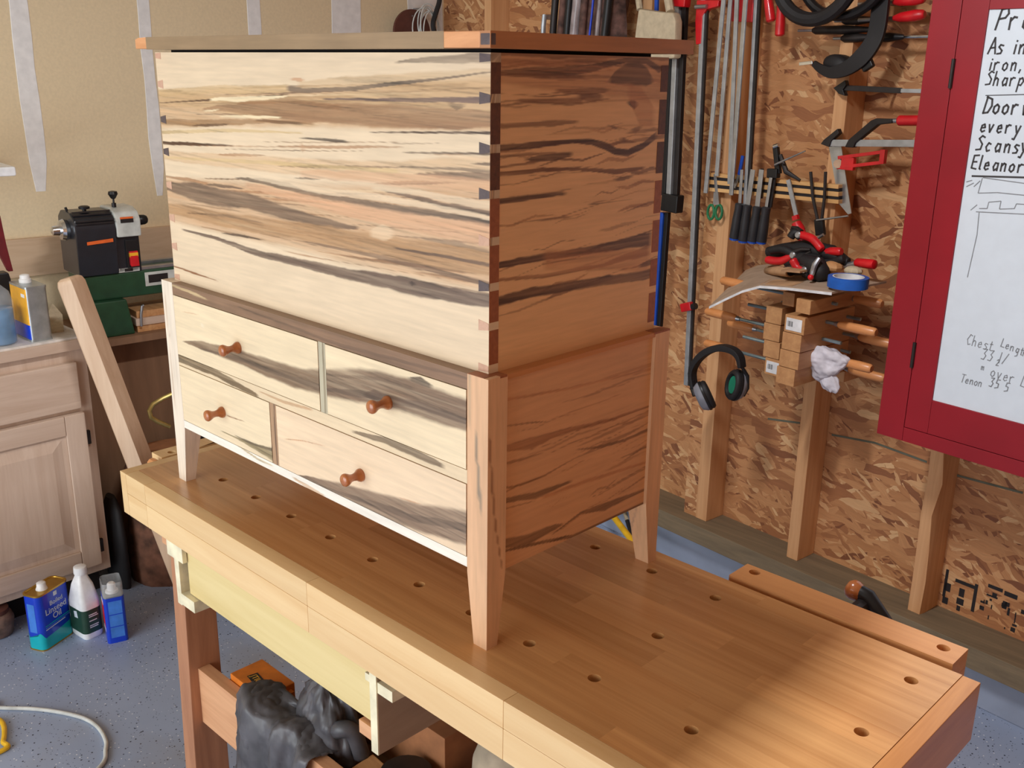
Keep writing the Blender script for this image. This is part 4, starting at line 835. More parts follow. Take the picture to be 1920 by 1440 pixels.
put('index_knob', 'black', la, lambda b: b.lathe((-2.26, .190, .3553), (0, 0, 1), [(0, .006), (.006, .006), (.008, .016), (.014, .017), (.017, .012)], 16), room=True)
put('clamp_lever', 'black', la, lambda b: b.tube([(-2.30, .150, .3553), (-2.30, .146, .366)], .004), room=True)
sw = put('switch_plate', 'black', la, lambda b: b.box(-2.2218, -2.214, .290, .330, .172, .262), room=True, bevel=.003)
put('stop_paddle', 'redp', sw, lambda b: b.hexa([(-2.2138, .297, .182), (-2.200, .297, .178), (-2.200, .324, .178), (-2.2138, .324, .182), (-2.2138, .297, .226), (-2.205, .297, .226), (-2.205, .324, .226), (-2.2138, .324, .226)]), room=True, bevel=.002)
put('start_button', 'yellowlab', sw, lambda b: b.box(-2.2138, -2.2035, .297, .324, .2075, .2215), room=True, bevel=.001)
put('plate', 'lathe_grey', la, lambda b: b.box(-2.2245, -2.222, .262, .330, .1585, .172), room=True)
put('plate', 'dark', la, lambda b: b.box(-2.222, -2.2212, .282, .308, .1605, .170), room=True)
pl = put('bed_plate', 'lathe_grey', la, lambda b: b.box(-2.2248, -2.2235, .345, .45, .105, .150), room=True)
put('bed_plate_window', 'dark', pl, lambda b: b.box(-2.2235, -2.2225, .356, .42, .115, .141), room=True)
for i, (q0, q1, z0, z1, s1) in enumerate([(.30, .75, -.0403, -.018, -2.21), (.296, .74, -.0177, .006, -2.205), (.303, .76, .0063, .028, -2.215)]):
    t = thing('offcut_board', ['lowest of three thin boards stacked under the lathe bed', 'middle board of three stacked under the lathe bed', 'topmost board of three stacked under the lathe bed'][i], 'board', tuple(rw((-2.25, .5, z0))), 'boards stacked under the lathe')
    put('board', 'offcut' if i != 1 else 'pickled', t, lambda b: b.box(-2.35, s1, q0, q1, z0, z1), room=True, bevel=.001)
t = thing('steel_clip', 'small steel clip standing on boards under the lathe bed', 'clip', tuple(rw((-2.19, .31, -.02))))
put('clip', 'steel', t, lambda b: b.tube([(-2.198, .310, -.018), (-2.198, .312, .02), (-2.198, .318, .048), (-2.198, .323, .05)], .0045), room=True)

# log and clutter in the gap
lg = thing('bark_log', 'rough brown log standing on the floor between cabinet and bench', 'log', tuple(rw((-2.08, .30, FLOOR))))
def logf(b):
    rings = []; rr = random.Random(4); ph = [rr.uniform(0, 6) for _ in range(5)]
    for i in range(9):
        z = FLOOR+.0+.43*i/8; k = 1+.03*math.sin(i*1.3); r = []
        for j in range(26):
            a = 2*PI*j/26; rad = .150*k*(1+.06*math.sin(2*a+ph[0])+.05*math.sin(3*a+ph[1]+i*.3)+.03*math.sin(7*a+ph[2]+i*.6))
            if i == 8: rad *= .93
            r.append((-2.085+.80*rad*math.cos(a), .315+rad*math.sin(a), z))
        rings.append(r)
    b.loft(rings)
put('trunk', 'bark', lg, logf, room=True, angle=60)
put('sawn_end', 'card', lg, lambda b: b.loft([[(-2.085+.1*math.cos(2*PI*j/26), .315+.125*math.sin(2*PI*j/26), z) for j in range(26)] for z in (-.4205, -.412)]), room=True, bevel=.003)
bk = thing('black_bag', 'black bag slumped in the dark gap beside the cabinet', 'bag', tuple(rw((-2.12, .135, FLOOR))))
put('bag', 'blackrub', bk, lambda b: b.loft([[(-2.12+.075*k*math.cos(a)*(1+.1*math.sin(3*a)), .128+.030*k*math.sin(a), z) for a in [2*PI*j/16 for j in range(16)]] for k, z in ((.9, FLOOR), (1, -.80), (.95, -.68), (.8, -.58), (.4, -.54))]), room=True, angle=70)
cr = thing('black_crate', 'black crate holding wood offcuts behind the left bench end', 'crate', tuple(rw((-1.9, .62, FLOOR))))
for (s0, s1, q0, q1, z0, z1) in [(-2.08, -1.72, .50, .90, FLOOR, FLOOR+.02), (-2.08, -2.06, .50, .90, FLOOR+.02, -.43), (-1.74, -1.72, .50, .90, FLOOR+.02, -.43), (-2.06, -1.74, .50, .52, FLOOR+.02, -.43), (-2.06, -1.74, .88, .90, FLOOR+.02, -.43)]:
    put('crate_wall', 'black', cr, lambda b: b.box(s0, s1, q0, q1, z0, z1), room=True, bevel=.003)
for i, (pa, pb, wz, mt, lab) in enumerate([
    ((-1.95, .455, -.335), (-1.75, .85, -.29), .030, 'offcut', 'orange-brown wooden offcut lying across the black crate'),
    ((-2.04, .475, -.395), (-1.84, .86, -.395), .026, 'pickled', 'pale wooden offcut lowest on the black crate'),
    ((-2.0, .47, -.28), (-1.95, .84, -.262), .020, 'bark', 'dark brown offcut topmost on the black crate')]):
    t = thing('wood_offcut', lab, 'offcut', tuple(rw(pa)), 'offcuts on the crate')
    put('offcut', mt, t, lambda b: b.bar(pa, pb, (0, 0, wz), (.035, -.012, 0)), room=True, bevel=.002)
ot = thing('orange_tool', 'small orange and black tool peeking behind the leaning beam', 'tool', tuple(rw((-2.0, .33, -.41))))
put('body', 'black', ot, lambda b: b.box(-2.02, -1.975, .335, .43, -.411, -.365), room=True, bevel=.008)
put('orange_head', 'orange', ot, lambda b: b.box(-2.018, -1.98, .34, .372, -.3648, -.343), room=True, bevel=.008)
bt = thing('brass_hook', 'bent brass rod curling out behind the chest, above the offcuts', 'rod', tuple(rw((-2.02, .43, -.33))))
put('rod', 'brass', bt, lambda b: b.tube([(-1.97, 0.3434, -0.1782), (-1.97, 0.308, -0.1889), (-1.97, 0.2732, -0.1978), (-1.97, 0.2417, -0.2106), (-1.97, 0.2283, -0.2287), (-1.97, 0.2312, -0.2504), (-1.97, 0.2497, -0.2684), (-1.97, 0.2866, -0.2942)], .0075, 10), room=True)

# cans on the floor
def can3(root, cx, cy, hx, hy, r, rot, z0, z1, mat):
    return put('body', mat, root, lambda b: b.loft([rrect(cx, cy, hx, hy, r, z, 6, rot) for z in (z0, z1)]), angle=40)
# 1 linseed oil
c1 = thing('linseed_oil_can', 'blue and teal linseed oil can with white cap, standing on the grey floor', 'can', (-1.885, .0, FLOOR))
R1 = math.radians(128); cx, cy = -1.884, .052; hx, hy = .061, .034
ca = [Vector((-1.8445, 0.006, -0.85)), Vector((-1.8902, 0.1056, -0.85))]
dv = (ca[1]-ca[0]); R1 = math.atan2(dv.y, dv.x); ln = dv.length; ux1 = dv.normalized(); uy1 = Vector((-ux1.y, ux1.x, 0))
cc = (ca[0]+ca[1])/2+uy1*.030; hx, hy = ln/2+.006, .031; cx, cy = cc.x, cc.y
H1 = .178
can3(c1, cx, cy, hx, hy, .018, R1, FLOOR+.0015, FLOOR+H1-.004, 'bluecan')
put('teal_base', 'teal', c1, lambda b: b.loft([[ (p[0], p[1], z0+(0 if kk == 0 else .046+.010*math.sin(i*.9))) for i, p in enumerate(rrect(cx, cy, hx+.0004, hy+.0004, .018, 0, 6, R1))] for kk, z0 in ((0, FLOOR+.002), (1, FLOOR+.002))]), angle=40)
put('rim', 'gold', c1, lambda b: b.loft([rrect(cx, cy, hx+.0012, hy+.0012, .018, z, 6, R1) for z in (FLOOR, FLOOR+.004)]), angle=40)
put('can_top', 'gold', c1, lambda b: b.loft([rrect(cx, cy, hx+.0012, hy+.0012, .018, FLOOR+H1-.003, 6, R1), rrect(cx, cy, hx+.0012, hy+.0012, .018, FLOOR+H1+.002, 6, R1), rrect(cx, cy, hx-.003, hy-.003, .016, FLOOR+H1+.002, 6, R1), rrect(cx, cy, hx-.004, hy-.004, .015, FLOOR+H1-.001, 6, R1)]), angle=30)
put('cap', 'white', c1, lambda b: b.lathe((cx-ux1.x*.012, cy-ux1.y*.012, FLOOR+H1-.001), (0, 0, 1), [(0, .017), (.005, .015), (.007, .0135), (.02, .0125), (.022, .009)], 18))
fr1 = lambda a, z, e=.0006: tuple(Vector((cx, cy, FLOOR+z))+ux1*a-uy1*(hy+e))
for body, sz, a, z in (('Boiled', .020, .004, .138), ('Linseed', .027, 0, .116), ('Oil', .027, .002, .094)):
    textmesh('lettering', body, sz, 'silverprint', c1, frame(fr1(a, z), ux1, (0, 0, 1)))
put('logo_mark', 'silverprint', c1, lambda b: b.prism([fr1(-.003, .155), fr1(.010, .155), fr1(.010, .168), fr1(-.003, .168)], tuple(uy1*.001)))
for z, a0, a1, mt in ((.074, -.045, .05, 'teal'), (.068, -.045, .05, 'bluepanel'), (.062, -.045, .03, 'silverprint')):
    put('stripe', mt, c1, lambda b: b.prism([fr1(a0, z), fr1(a1, z+.004), fr1(a1, z+.0065), fr1(a0, z+.002)], tuple(uy1*.001)))
end1 = lambda c, z: tuple(Vector((cx, cy, FLOOR+z))-ux1*(hx+.0005)+uy1*c)
put('side_print', 'bluepanel', c1, lambda b: b.prism([end1(-.013, .058), end1(.013, .058), end1(.013, .150), end1(-.013, .150)], tuple(ux1*.001)))
# 2 white jug with green label
c2 = thing('white_jug', 'white plastic jug with dark green label, between the two blue cans', 'jug', tuple((-1.8685, 0.132, -0.85)))
e2 = [Vector((-1.8135, 0.1158, -0.85)), Vector((-1.8186, 0.1572, -0.85))]; d2 = (e2[1]-e2[0]); R2 = math.atan2(d2.y, d2.x); u2 = d2.normalized(); v2 = Vector((-u2.y, u2.x, 0))
k2 = (e2[0]+e2[1])/2+v2*.040+u2*.004; x2, y2 = k2.x, k2.y; hx2, hy2 = .031, .042
put('body', 'white', c2, lambda b: b.loft([rrect(x2, y2, hx2*k, hy2*k2_, .016*k, FLOOR+z, 6, R2) for k, k2_, z in ((.88, .88, 0), (1, 1, .008), (1, 1, .115), (.98, .95, .125), (.78, .66, .168), (.48, .36, .195), (.44, .33, .202))]), angle=50)
put('label', 'darkgreen', c2, lambda b: b.loft([rrect(x2, y2, hx2+.0005, hy2+.0005, .0165, FLOOR+z, 6, R2) for z in (.022, .098)]), angle=50)
f2 = lambda a, z: tuple(Vector((x2, y2, FLOOR+z))+u2*a-v2*(hy2+.0009))
put('label_mark', 'silverprint', c2, lambda b: [b.prism([f2(-.014, z), f2(a1, z), f2(a1, z+.003), f2(-.014, z+.003)], tuple(v2*.0008)) for z, a1 in ((.08, .012), (.074, .015), (.06, .010), (.045, .014), (.039, .012))])
put('label_mark', 'silverprint', c2, lambda b: b.prism([tuple(Vector((x2, y2, FLOOR+z))-u2*(hx2+.0009)+v2*c) for c, z in ((-.012, .07), (.006, .068), (.008, .088), (-.008, .092))], tuple(u2*.0008)))
put('cap', 'white', c2, lambda b: b.lathe((x2, y2, FLOOR+.2022), (0, 0, 1), [(0, .0185), (.004, .0195), (.022, .0185), (.024, .015)], 18))
# 3 blue can with red panel under a clear over-cap
c3 = thing('blue_spray_can', 'slim blue can with red side panel under a clear over-cap, nearest the bench', 'can', tuple((-1.7477, 0.1787, -0.85)))
e3 = [Vector((-1.7547, 0.1508, -0.85)), Vector((-1.7368, 0.2066, -0.85))]; d3 = e3[1]-e3[0]; R3 = math.atan2(d3.y, d3.x); u3 = d3.normalized(); v3 = Vector((-u3.y, u3.x, 0))
k3 = (e3[0]+e3[1])/2+v3*.033; x3, y3 = k3.x, k3.y; hx3, hy3 = d3.length/2, .035; H3 = .148
can3(c3, x3, y3, hx3, hy3, .010, R3, FLOOR, FLOOR+H3, 'bluecan')
f3 = lambda a, z: tuple(Vector((x3, y3, FLOOR+z))+u3*a-v3*(hy3+.0005))
for z0, z1 in ((.018, .052), (.055, .092), (.095, .137)):
    put('print_panel', 'bluepanel', c3, lambda b: b.prism([f3(-.018, z0), f3(.020, z0), f3(.020, z1), f3(-.018, z1)], tuple(v3*.0008)))
s3 = lambda c, z: tuple(Vector((x3, y3, FLOOR+z))-u3*(hx3+.0005)+v3*c)
put('red_panel', 'redprint', c3, lambda b: b.prism([s3(-.024, .05), s3(.024, .05), s3(.024, .122), s3(-.024, .122)], tuple(u3*.0008)))
put('red_panel_mark', 'silverprint', c3, lambda b: [b.prism([s3(-.02, z), s3(.02, z), s3(.016, z+.012), s3(-.016, z+.012)], tuple(u3*.0008)) for z in (.034, .124)])
put('shoulder', 'tin', c3, lambda b: b.loft([rrect(x3, y3, hx3-.001, hy3-.001, .010, FLOOR+z, 6, R3) for z in (H3+.0002, H3+.004)]), angle=40)
put('nozzle', 'white', c3, lambda b: b.lathe((x3, y3, FLOOR+H3+.0042), (0, 0, 1), [(0, .019), (.006, .018), (.008, .013), (.026, .012), (.030, .008)], 18))
put('over_cap', 'clear', c3, lambda b: b.loft([rrect(x3, y3, hx3*k, hy3*k, .010, FLOOR+z, 6, R3) for k, z in ((.99, H3+.004), (.98, H3+.04), (.93, H3+.046), (.90, H3+.045), (.94, H3+.039), (.95, H3+.0045))]), angle=40)
cr_ = thing('brown_crock', 'mottled brown jar at the left frame edge under the cabinet', 'jar', tuple(rw((-2.07, -.27, FLOOR))))
put('body', 'jar', cr_, lambda b: b.lathe((-2.025, -.272, FLOOR), (0, 0, 1), [(0, .035), (.004, .045), (.05, .052), (.068, .046), (.074, .038)], 20), room=True, angle=60)
put('lid', 'disc', cr_, lambda b: b.lathe((-2.025, -.272, FLOOR+.0742), (0, 0, 1), [(0, .040), (.012, .040), (.014, .034)], 20), room=True)
def smooth_path(pts, n=8):
    P_ = [Vector(p) for p in pts]; out = []
    for i in range(len(P_)-1):
        p0, p1, p2, p3 = P_[max(i-1, 0)], P_[i], P_[i+1], P_[min(i+2, len(P_)-1)]
        for k in range(n):
            t = k/n; out.append(.5*((2*p1)+(p2-p0)*t+(2*p0-5*p1+4*p2-p3)*t*t+(3*p1-p0-3*p2+p3)*t**3))
    out.append(P_[-1]); return out
co = thing('extension_lead', 'off-white extension lead curving over the speckled floor', 'cable', (-1.45, -.25, FLOOR))
put('cord', 'cordw', co, lambda b: b.tube(smooth_path([(-1.78, -.62, FLOOR+.0055), (-1.699, -0.2304, -0.8445), (-1.6472, -0.1946, -0.8445), (-1.5832, -0.1365, -0.8445), (-1.52, -0.0923, -0.8445), (-1.451, -0.0583, -0.8445), (-1.3897, -0.0474, -0.8445), (-1.3268, -0.055, -0.8445), (-1.2851, -0.0728, -0.8445), (-1.2266, -0.1197, -0.8445), (-1.17, -.30, FLOOR+.0055), (-1.1, -.5, FLOOR+.0055)]), .0052, 10))
yh = thing('yellow_hose', 'yellow hose looping in from the lower left frame edge', 'hose', (-1.55, -.2, FLOOR))
put('hose', 'yellow', yh, lambda b: b.tube(smooth_path([(-1.66, -.52, FLOOR+.0065), (-1.6155, -0.259, -0.8435), (-1.6006, -0.2247, -0.8435), (-1.5843, -0.2146, -0.8435), (-1.5463, -0.2205, -0.8435), (-1.4947, -0.242, -0.8435), (-1.4585, -0.2705, -0.8435), (-1.5, -.55, FLOOR+.0065)]), .0065, 10))

# ------------------------------------------------------------------ under the bench
boxo('shelf_board', 'ply', bench, -.803, -.6205, -.0215, .058, -.475, -.455)
boxo('shelf_board', 'ply', bench, -.62, .395, -.0215, .20, -.475, -.455)
ob = thing('orange_box', 'orange carton with a black lettered panel, on the shelf under the bench', 'box', (-.72, .12, -.4548))
OB0 = (-.790, -.015)
bx = MB().box(-.724, -.605, -.0205, .055, -.4548, -.385).build('carton', 'orangebox', ob, bevel=.002)
put('print_panel', 'black', ob, lambda b: b.hexa([(-.690,-.002,-.3849),(-.635,-.010,-.3849),(-.631,.012,-.3849),(-.686,.020,-.3849),(-.690,-.002,-.3844),(-.635,-.010,-.3844),(-.631,.012,-.3844),(-.686,.020,-.3844)]))
textmesh('lettering', 'JTIUIT', .018, 'yellowlab', ob, frame((-.6605, .005, -.3843), (.99, -.14, 0), (.14, .99, 0)))
put('flap', 'orangebox', ob, lambda b: b.box(-.6045, -.592, -.005, .045, -.4548, -.395), bevel=.001)
cb = thing('cardboard_carton', 'plain brown cardboard box behind the grey plastic bag', 'box', (-.52, .22, -.4548))
boxo('carton', 'card', cb, -.56, -.20, .095, .195, -.4548, -.325)
gb = thing('grey_bag', 'crumpled grey plastic bag spilling over the stretcher under the bench', 'bag', (-.6, .05, -.4548))
def bagf(b):
    rr = random.Random(9); ph = [rr.uniform(0, 6) for _ in range(9)]; rings = []
    prof = [(0, .7), (.015, 1.0), (.06, 1.02), (.10, .88), (.135, .62), (.155, .40), (.165, .15)]
    for i, (z, k) in enumerate(prof):
        r = []
        for j in range(40):
            a = 2*PI*j/40; rad = k*(1+.10*math.sin(3*a+ph[0]+z*20)+.08*math.sin(5*a+ph[1]-z*30)+.05*math.sin(9*a+ph[2]+z*40)+.03*math.sin(14*a+ph[3]))
            r.append((-.455+.082*rad*math.cos(a), .030+.048*rad*math.sin(a), -.4545+z+.008*math.sin(4*a+ph[4])*(i > 0)))
        rings.append(r)
    b.loft(rings)
crumple(put('bag', 'bag', gb, bagf, angle=180), .022, .035)
def flap(b):
    rings = []
    for i in range(10):
        t = i/9; y = .02-.085*min(1, t/.45)-.02*max(0, t-.45); z = -.386+.010*math.sin(t*5)-.42*max(0, t-.45); r = []
        for j in range(14):
            u = j/13; x = -.648+.27*u+.03*t*math.sin(u*5); dy = .012*math.sin(u*17+t*3); r.append((x, y+dy, z+.014*math.sin(u*11+t*2)))
        rings.append(r+[(p[0], p[1]+.004, p[2]-.003) for p in reversed(r)])
    b.loft(rings)
crumple(put('bag_skirt', 'bag', gb, flap, angle=180), .014, .03)
put('bag_handle', 'bag', gb, lambda b: b.tube(smooth_path([(-.42, .02, -.39), (-.385, .005, -.355), (-.365, .02, -.36), (-.355, .03, -.41)]), [.016]*25, 10), angle=180)
sb = thing('wood_chunk', 'turning blank with rough brown faces in front of the grey bag', 'wood', (-.48, .03, -.4548))
put('blank', 'offcut', sb, lambda b: b.hexa([(-.345,-.012,-.4548),(-.300,-.016,-.4548),(-.298,.05,-.4548),(-.343,.05,-.4548),(-.343,-.005,-.41),(-.302,-.01,-.415),(-.30,.045,-.41),(-.342,.045,-.405)]), bevel=.003)
jr = thing('glass_jar', 'squat glass jar of brown screws under the drawer', 'jar', (-.30, .06, -.4548))
put('jar', 'glass', jr, lambda b: b.lathe((-.235, .035, -.4548), (0, 0, 1), [(0, .044), (.005, .050), (.045, .050), (.058, .044), (.06, .044)], 22), angle=50)
put('contents', 'card', jr, lambda b: b.lathe((-.235, .035, -.452), (0, 0, 1), [(0, .045), (.032, .046), (.036, .03)], 22), angle=50)
put('lid', 'dark', jr, lambda b: b.lathe((-.235, .035, -.3946), (0, 0, 1), [(0, .047), (.014, .047), (.015, .043)], 22), angle=50)
rb = thing('red_box', 'dark red carton with black lettering beside the glass jar under the bench', 'box', (-.18, .10, -.4548))
bxr = MB().box(-.178, -.085, .0, .10, -.4548, -.385).build('carton', 'redpaint', rb, bevel=.002)
textmesh('lettering', 'B5', .045, 'black', rb, frame((-.13, -.0005, -.415), (1, 0, 0), (0, 0, 1)))
textmesh('lettering', 'A2', .040, 'black', rb, frame((-.13, .04, -.3848), (1, 0, 0), (0, 1, 0)))
cv = thing('canvas_bag', 'dull brown canvas bag behind the red carton under the bench', 'bag', (-.12, .22, -.4548))
put('bag', 'canvas', cv, lambda b: b.loft([[(-.10+.08*k*math.cos(a), .150+.046*k*math.sin(a)*(1+.08*math.sin(3*a)), -.4548+z) for a in [2*PI*j/24 for j in range(24)]] for k, z in ((.9, 0), (1, .03), (.95, .09), (.75, .13), (.4, .15))]), angle=70)
pb = thing('pale_carton', 'small tan carton at the far right under the bench', 'box', (.0, .08, -.4548))
boxo('carton', 'offcut', pb, -.06, .03, .02, .12, -.4548, -.39)

# ------------------------------------------------------------------ tool wall (room frame)
def wt(name, label, cat, p, group=None): return thing(name, label, cat, tuple(rw(p)), group)
def V3(p): return Vector(p)
def stick(b, p0, p1, w, t):     # flat bar seen broadside: w wide in the wall plane, t deep
    p0, p1 = Vector(p0), Vector(p1); d = (p1-p0).normalized(); side = d.cross(Vector((0, 1, 0))).normalized()
    return b.bar(p0, p1, side*w/2, Vector((0, t/2, 0)))
def ext(p0, p1, z):             # extend the line p1 -> p0 up to height z
    p0, p1 = Vector(p0), Vector(p1); k = (z-p1.z)/(p0.z-p1.z); return p1+(p0-p1)*k
# hanging rail that carries the long clamps, above the frame
rail = wt('clamp_rail', 'wooden rail across the studs that the long clamps hang from', 'rail', (-1.0, 1.68, 1.15))
put('rail_board', 'stud', rail, lambda b: b.box(-1.30, -.855, 1.672, 1.699, 1.10, 1.19), room=True, bevel=.002)
# dark and aluminium bar with black block and blue lower bar, left of all
t = wt('sash_clamp', 'black and aluminium bar clamp with a blue lower bar, just right of the chest', 'clamp', (-1.17, 1.65, .4))
p0, p1 = ext((-1.1926, 1.655, 1.0014), (-1.1814, 1.655, 0.4165), 1.14), Vector((-1.1814, 1.655, 0.4165))
put('bar', 'black', t, lambda b: stick(b, p0, p1, .024, .022), room=True, bevel=.002)
o_ = Vector((.026, -.003, 0))
put('rail', 'alu', t, lambda b: stick(b, p0+o_, p1+o_, .019, .020), room=True, bevel=.002)
o2 = Vector((.046, .004, 0)); put('rail_side', 'dark', t, lambda b: stick(b, p0+o2, p1+o2, .018, .016), room=True, bevel=.002)
put('clamp_head', 'black', t, lambda b: stick(b, V3((-1.1432, 1.652, 0.4239)), V3((-1.1454, 1.652, 0.3682)), .068, .034), room=True, bevel=.004)
put('lower_bar', 'blue', t, lambda b: stick(b, V3((-1.1884, 1.66, 0.361)), V3((-1.1946, 1.66, -0.0189)), .017, .018), room=True, bevel=.002)
put('lower_bar', 'black', t, lambda b: stick(b, V3((-1.1716, 1.664, 0.3626)), V3((-1.177, 1.664, -0.0159)), .016, .016), room=True, bevel=.002)
put('jaw', 'redp', t, lambda b: stick(b, V3((-1.1789, 1.64, 0.9971)), V3((-1.1197, 1.64, 0.992)), .03, .03), room=True, bevel=.004)
# long F clamp with red jaw and small red sliding stop
t = wt('long_bar_clamp', 'very long steel bar clamp with red jaw, hanging down to the ear defenders', 'clamp', (-1.06, 1.65, .4))
p0, p1 = ext((-1.0716, 1.655, 0.9968), (-1.0389, 1.655, -0.1843), 1.14), Vector((-1.0389, 1.655, -0.1843))
put('bar', 'alu', t, lambda b: stick(b, p0, p1, .016, .010), room=True, bevel=.001)
put('bar_edge', 'dark', t, lambda b: stick(b, p0+Vector((.0115,.004,0)), p1+Vector((.0115,.004,0)), .0068, .008), room=True)
put('jaw', 'redp', t, lambda b: b.prism([(-1.0942, 1.648, 0.9973), (-1.0098, 1.648, 0.9942), (-1.0121, 1.648, 0.9769), (-1.0552, 1.648, 0.9695), (-1.0677, 1.648, 0.9521), (-1.0669, 1.648, 0.8745), (-1.0872, 1.648, 0.8717), (-1.0951, 1.648, 0.9379)], (0, .024, 0)), room=True, bevel=.003)
put('jaw_band', 'steel', t, lambda b: b.tube([(-1.0914, 1.642, 0.9778), (-1.0489, 1.642, 0.9778)], .006), room=True)
put('stop', 'redp', t, lambda b: stick(b, V3((-1.0735, 1.652, 0.0687)), V3((-1.0324, 1.652, 0.0834)), .028, .026), room=True, bevel=.004)
put('stop_knob', 'black', t, lambda b: b.tube([(-1.0284, 1.645, 0.0816), (-1.0134, 1.645, 0.0862)], .010), room=True)
# the four thinner bars and the dull one
bars = [('left of the four thin bars', (-0.9955, 1.652, 0.9939), (-1.0124, 1.652, 0.4402), 'alu', 1.652), ('second of the four thin bars', (-0.9783, 1.662, 0.9937), (-0.982, 1.662, 0.4938), 'alu', 1.662),
        ('third of the four thin bars', (-0.9409, 1.644, 0.9914), (-0.9172, 1.644, 0.4769), 'alu', 1.644), ('right and brightest of the four thin bars', (-0.906, 1.638, 0.9899), (-0.9034, 1.638, 0.4456), 'steel', 1.638)]
for i, (lb, a, c, mt, q) in enumerate(bars):
    t = wt('bar_clamp', 'slim steel bar clamp with red head, '+lb, 'clamp', tuple((-0.9938, 1.65, 0.9937)), 'slim bar clamps on the rail')
    A = ext(a, c, 1.13); B = Vector(c)
    put('bar', mt, t, lambda b: stick(b, A, B, .0135, .006), room=True, bevel=.0008)
    hz = .955 if i < 3 else .95
    put('head', 'redp', t, lambda b: b.box(A.x-.012, A.x+.022, q+.0035, q+.009, hz+.05, hz+.13), room=True, bevel=.003)
t = wt('dull_bar_clamp', 'dull grey bar clamp with red plastic head beside the bright thin bars', 'clamp', tuple((-0.8781, 1.65, 0.8472)))
A, B = ext((-0.8874, 1.662, 0.9903), (-0.8656, 1.662, 0.3546), 1.13), Vector((-0.8656, 1.662, 0.3546))
put('bar', 'alu', t, lambda b: stick(b, A, B, .011, .008), room=True, bevel=.001)
put('bar_edge', 'dark', t, lambda b: stick(b, A+Vector((.0098,.003,0)), B+Vector((.0098,.003,0)), .0075, .008), room=True)
put('head', 'redp', t, lambda b: b.prism([(-0.995, 1.684, 1.0244), (-0.9148, 1.684, 1.0208), (-0.9131, 1.684, 0.9322), (-0.9903, 1.684, 0.9368)], (0, .014, 0)), room=True, bevel=.003)
# red clamp handles hanging from above
for i, (pa, pc, lb) in enumerate([((-0.8282, 1.64, 0.9815), (-0.8136, 1.64, 0.9298), 'dim red clamp handle hanging at the top edge, left of the bright one'), ((-0.7859, 1.64, 0.9991), (-0.781, 1.64, 0.8917), 'bright red clamp handle hanging at the top edge beside a black ring')]):
    t = wt('screw_clamp', lb, 'clamp', tuple(pa), 'red handles hanging at the top edge')
    a, c = ext(pa, pc, 1.06 if not i else .985), Vector(pc)
    put('grip', 'redp', t, lambda b: b.lathe(tuple(c), tuple(a-c), [(0, .009), (.004, .0135), (.03, .0135), (.07, .0115), ((a-c).length-.004, .012), ((a-c).length, .008)], 12), room=True)
    put('rod', 'steel', t, lambda b: b.tube([a, (a.x, a.y, 1.16)], .005), room=True)
    put('bracket', 'steel', t, lambda b: b.tube([(a.x, a.y, 1.16), (a.x, 1.72, 1.16), (a.x, QO-.0003, 1.16)], .005), room=True)
# scissors with green handles
t = wt('scissors', 'steel scissors with green loop handles hanging below the thin bars', 'scissors', tuple((-0.9785, 1.66, 0.4301)))
put('blade', 'steel', t, lambda b: stick(b, V3((-0.9956, 1.678, 0.4981)), V3((-0.9951, 1.678, 0.4044)), .012, .003), room=True)
put('blade', 'steel', t, lambda b: stick(b, V3((-0.9969, 1.672, 0.4983)), V3((-0.9779, 1.672, 0.4067)), .011, .003), room=True)
for ce_ in (V3((-1.0046, 1.674, 0.3841)), V3((-0.9736, 1.674, 0.3876))):
    put('handle_loop', 'green_grip', t, lambda b: b.tube([(ce_.x+.0125*math.cos(a), ce_.y, ce_.z-.003+.022*math.sin(a)) for a in [2*PI*k/18 for k in range(19)]], .0042, 8, caps=False), room=True)
# double pine tool rack with dark slots
t = wt('tool_rack', 'slotted pine tool rack with two dark magnetic strips across the studs', 'rack', tuple((-0.7865, 1.68, 0.4791)))
for a, c, h, mt, nm, dq in [((-1.023, 1.684, 0.4939), (-0.5671, 1.684, 0.4996), .011, 'rackwood', 'slat', 0), ((-1.0221, 1.684, 0.4835), (-0.5661, 1.684, 0.491), .010, 'stampink', 'magnet_strip', .003), ((-1.021, 1.684, 0.4722), (-0.5646, 1.684, 0.4795), .013, 'rackwood', 'slat', 0), ((-1.0199, 1.684, 0.4601), (-0.5633, 1.684, 0.4695), .010, 'stampink', 'magnet_strip', .003), ((-1.0189, 1.684, 0.4497), (-0.5621, 1.684, 0.4595), .011, 'rackwood', 'slat', 0)]:
    a, c = V3(a), V3(c); d_ = Vector((0, dq, 0))
    put(nm, mt, t, lambda b: stick(b, a+d_, c+d_, h, .026), room=True, bevel=.001)
